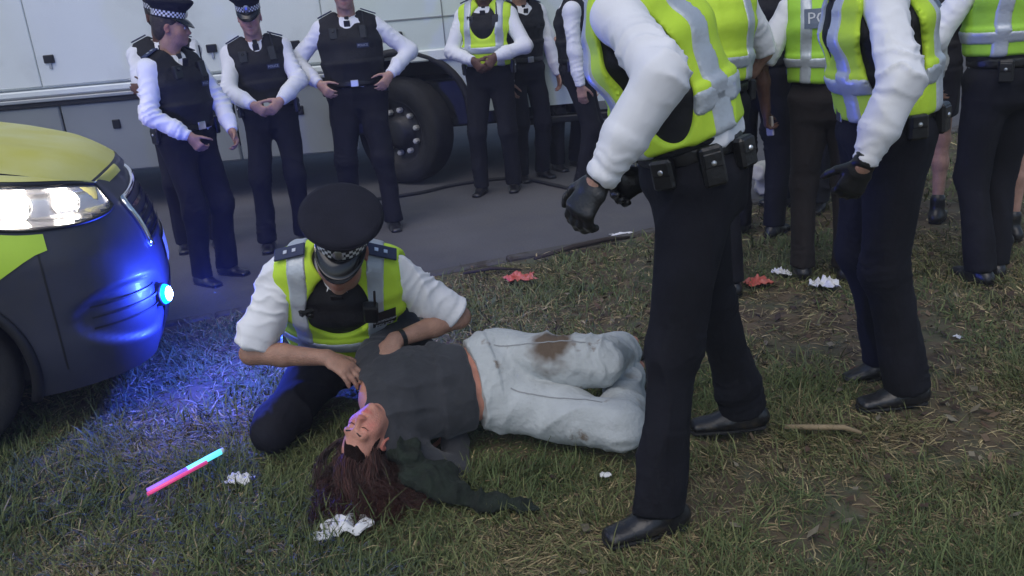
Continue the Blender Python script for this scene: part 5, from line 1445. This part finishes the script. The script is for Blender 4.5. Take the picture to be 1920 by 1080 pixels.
sheet('wrapper', 'pale scrap of paper just left of the white wrapper', 'wrapper', (1.46, 4.52), .10, PAPER, 17, -.9, .03, .02, .5)
sheet('paper_scrap', 'thin white paper on the road below the black glove', 'paper', (.78, 5.86), .15, PAPER, 8, .2, .012, 0, .35)
sheet('paper_scrap', 'pale scrap on the road edge above the red and white wrapper', 'paper', (.02, 5.36), .10, PAPER, 9, 1.0, .05, 0, .8)
for i, (x, y, lab) in enumerate(((.26, 2.62, 'tiny pale scrap in the grass right of the green scarf'), (.1, 3.45, 'tiny pale scrap in the grass behind the jeans'), (1.9, 3.5, 'tiny pale scrap in the grass right of the walking officer'))):
    sheet('paper_scrap', lab, 'paper', (x, y), .035, PAPER, 30 + i, i, .012, .03, .7, n=6)
# crumpled carrier bag on the far road
part_bag = sdf_mesh([ell((0, 0, .10), (.16, .13, .11), None, .05), ell((.12, .03, .08), (.10, .10, .08), None, .05), ell((-.1, -.04, .17), (.08, .07, .08), None, .05), half((0, 0, 0), (0, 0, -1))], .012)
bvv = folds(smooth(*part_bag, 1), part_bag[1], .03, 11, 77, (1, 1, 1)); bg_ = mesh_np('carrier_bag', bvv, part_bag[1], mat('pale plastic bag', (.55, .52, .42), .45, .4, 18, var=.15, vscale=9)); bg_.location = (2.08, 6.62, -.07)
tag(bg_, 'crumpled pale carrier bag on the ground between the two walking officers', 'bag')
# glow stick: two fused tubes
gs = empty('glow_stick', (-1.23, 2.845, .035), 0, 'glowing cyan and pink light stick on the grass', 'glow stick')
a, b = V3(-.105, -.095, .0), V3(.105, .095, .03)
B = MB(); B.tube([a * .05 + b * .95 * 1.0 - (b - a) * .42, b], [.011, .011], 10); B.build('cyan_end', mat('cyan glow', (.3, .8, .9), .3, emit=(.12, .75, .95), estr=1.1), gs, True)
B = MB(); B.tube([a, a + (b - a) * .53], [.0105, .0105], 10); B.build('violet_end', mat('violet glow', (.4, .2, .8), .3, emit=(.32, .13, .75), estr=.55), gs, True)
B = MB(); B.tube([a + V3(.004, -.014, -.004), a + (b - a) * .8 + V3(.004, -.014, -.004)], [.007, .007], 10); B.build('pink_tube', mat('pink glow', (.8, .1, .3), .3, emit=(.75, .06, .22), estr=.5), gs, True)
B = MB(); B.tube([b, b + nrm(b - a) * .012], [.0115, .01], 10); B.build('end_cap', mat('pale cap', (.6, .7, .75), .4), gs, True)
# sticks
def stick(label, pts, r, m):
    B = MB(); B.tube(pts, r, 7); o = B.build('stick', m, None, True); return tag(o, label, 'stick')
STK = mat('pale dry wood', (.28, .21, .12), .8, .5, 50, var=.2, vscale=20); DSTK = mat('dark wet wood', (.035, .025, .018), .8, .5, 50)
stick('pale broken stick on the grass behind the nearest officer\'s heel', [(.93, 2.82, .03), (1.02, 2.79, .035), (1.12, 2.76, .04), (1.17, 2.73, .03)], [.009, .011, .010, .006], STK)
stick('dark branch lying along the kerb', [(.15, 5.17, .02), (.4, 5.30, .035), (.62, 5.42, .03), (.78, 5.46, .02)], [.010, .018, .016, .008], DSTK)
stick('short dark branch on the verge left of the long one', [(-.28, 5.0, .02), (-.1, 5.02, .03), (.06, 4.98, .02)], [.008, .012, .006], DSTK)
# dark scarf trailing from the woman's neck
SCARF = mat('dark green knitted scarf', (.009, .015, .009), .95, .6, 70, var=.45, vscale=18)
P = [ell((-.43, 2.76, .10), (.05, .10, .05), frame(35), .04), ell((-.36, 2.66, .055), (.07, .11, .035), frame(40), .04), ell((-.27, 2.58, .04), (.05, .09, .022), frame(55), .04), ell((-.30, 2.66, .045), (.06, .05, .03), frame(20), .03), ell((-.17, 2.53, .022), (.045, .11, .014), frame(62), .03), ell((-.05, 2.48, .016), (.028, .09, .010), frame(70), .03)]
v, q = sdf_mesh(P, .006); v = folds(smooth(v, q, 1), q, .013, 15, 81, (1, 1, 1), [(V3(-.36, 2.66, .05), V3(1, .6, 0), .2, .010, .035)]); so = mesh_np('scarf', v, q, SCARF); tag(so, 'dark green scarf lying crumpled in the grass beside the auburn hair', 'scarf')
# phone in the hand of the officer with the back patch, shoulder bag in the crowd
c, s_ = math.cos(JP.root.rotation_euler[2]), math.sin(JP.root.rotation_euler[2]); hp = JP.wrl + JP.hl[0] * .09 + V3(.02, .02, 0)
B = MB(); B.box((0, 0, 0), (.006, .036, .05), frame(10, 10), .005); ph = B.build('phone', mat('pale phone back', (.55, .5, .45), .3)); ph.location = (JP.root.location[0] + c * hp[0] - s_ * hp[1], JP.root.location[1] + s_ * hp[0] + c * hp[1], hp[2])
tag(ph, 'pale phone held in the lowered hand of the officer with the back patch', 'phone')
v, q = sdf_mesh([ell((0, 0, 0), (.12, .09, .16), None, .04), box((0, -.06, -.04), (.08, .05, .07), None, .03, .03)], .01); v = folds(v, q, .012, 9, 5, (1, 1, 1)); bgo = mesh_np('shoulder_bag', v, q, BLACKV); bgo.location = (1.80, 4.24, 1.02); bgo.rotation_euler = (0, .15, .3)
tag(bgo, 'black shoulder bag hanging beside the green-yellow back patch vest', 'bag')
B = MB(); B.tube([(.05, .02, .14), (.1, .12, .34), (.04, .24, .46)], .012, 6); B.build('strap', BLACKV, bgo, True); B = MB(); B.box((.02, -.115, .02), (.02, .006, .006), None, .002); B.build('buckle', SILVER, bgo)

# ------------------------------------------------------------------ grass, kept clear of what lies or stands on it
EX = [(-.55, 2.93, .0, 2.97, .17), (.0, 2.92, .40, 2.78, .11), (.4, 2.8, .5, 3.12, .10), (.0, 3.02, .38, 3.1, .12), (-.62, 2.82, -.58, 2.7, .11), (-.9, 3.2, -.8, 3.8, .16), (-.55, 3.3, -.6, 3.9, .15)]
for (Jx) in (J8,):
    pass
EX += [(.44, 2.36, .2, 2.28, .07), (.84, 2.85, .62, 2.87, .06), (1.54, 3.0, 1.24, 2.92, .06)]
Vs, Qs, Cs = [], [], []; n0 = 0
for args in ((150000, -2.6, 2.6, 1.55, 3.3, .072, .0042, 1, .34, 1.0, EX), (90000, -3.6, 4.2, 3.3, 5.2, .065, .0060, 2, .34, 1.0, EX), (30000, -1.5, 5.5, 5.2, 8.2, .07, .009, 3, .34, 1.0), (11000, -2.6, 3.6, 1.55, 4.6, .125, .0045, 5, .45, .8, EX)):
    v, q, c = blades(*args); Vs.append(v); Qs.append(q + n0); Cs.append(c); n0 += len(v)
go = mesh_np('grass', np.concatenate(Vs), np.concatenate(Qs), GRASSM, sm=True)
at = go.data.attributes.new('tint', 'FLOAT_COLOR', 'POINT'); at.data.foreach_set('color', np.concatenate(Cs).astype(np.float32).ravel())
tag(go, 'trodden green and straw-coloured grass covering the verge', 'grass', kind='stuff')

# dead leaves and clods trodden into the worn part of the verge
R_ = np.random.default_rng(44); n = 3000
x = np.concatenate([R_.normal(1.7, 1.1, n // 2), R_.uniform(-2.5, 4.0, n // 2)]); y = np.concatenate([R_.normal(3.5, .9, n // 2), R_.uniform(1.7, 6.0, n // 2)])
ok = (np.abs(x) < .72 * y + .7) & (y < edge_y(x) - .03) & (R_.random(n) < np.clip(.25 + .9 * bare(x, y), .05, 1)); x, y = x[ok], y[ok]; n = len(x)
z = terrain(x, y) + R_.uniform(.004, .03, n); az = R_.uniform(0, 6.28, n); L = R_.uniform(.008, .026, n); W = L * R_.uniform(.3, .8, n)
a = np.stack([np.cos(az), np.sin(az), R_.normal(0, .3, n)], 1); b2 = np.stack([-np.sin(az), np.cos(az), R_.normal(0, .4, n)], 1); c = np.stack([x, y, z], 1); up = np.array([0, 0, .35])
v = np.stack([c - a * L[:, None], c - b2 * W[:, None] + up * W[:, None], c + a * L[:, None] + up * L[:, None], c + b2 * W[:, None]], 1).reshape(-1, 3); q = np.arange(4 * n).reshape(-1, 4)
lo2 = mesh_np('leaf_litter', v, q, mat('dead leaves', (.1, .06, .035), .85, attr='tint', var=.3, vscale=40), sm=True)
cc = np.array([(.10, .058, .034), (.17, .115, .07), (.06, .038, .025), (.22, .19, .13)])[R_.integers(0, 4, n)] * R_.uniform(.7, 1.2, n)[:, None]
at = lo2.data.attributes.new('tint', 'FLOAT_COLOR', 'POINT'); at.data.foreach_set('color', np.repeat(np.concatenate([cc, np.ones((n, 1))], 1), 4, 0).astype(np.float32).ravel())
tag(lo2, 'brown dead leaves and crumbs of soil scattered through the grass', 'leaf litter', kind='stuff')

# haze box added to spread the blue lamp's glow in the air
hb = MB(); hb.box((0, 100, 3.2), (505, 605, 4.3)); hz_ = hb.build('haze', None)
hm = bpy.data.materials.new('added glow haze'); hm.use_nodes = True; t = hm.node_tree; t.nodes.remove(t.nodes['Principled BSDF'])
pv = t.nodes.new('ShaderNodeVolumePrincipled'); pv.inputs['Color'].default_value = (.9, .92, .95, 1); pv.inputs['Density'].default_value = .004
t.links.new(pv.outputs[0], t.nodes['Material Output'].inputs['Volume']); hz_.data.materials.append(hm); tag(hz_, 'faint haze added for the glow of the blue lamp', 'haze', kind='stuff')
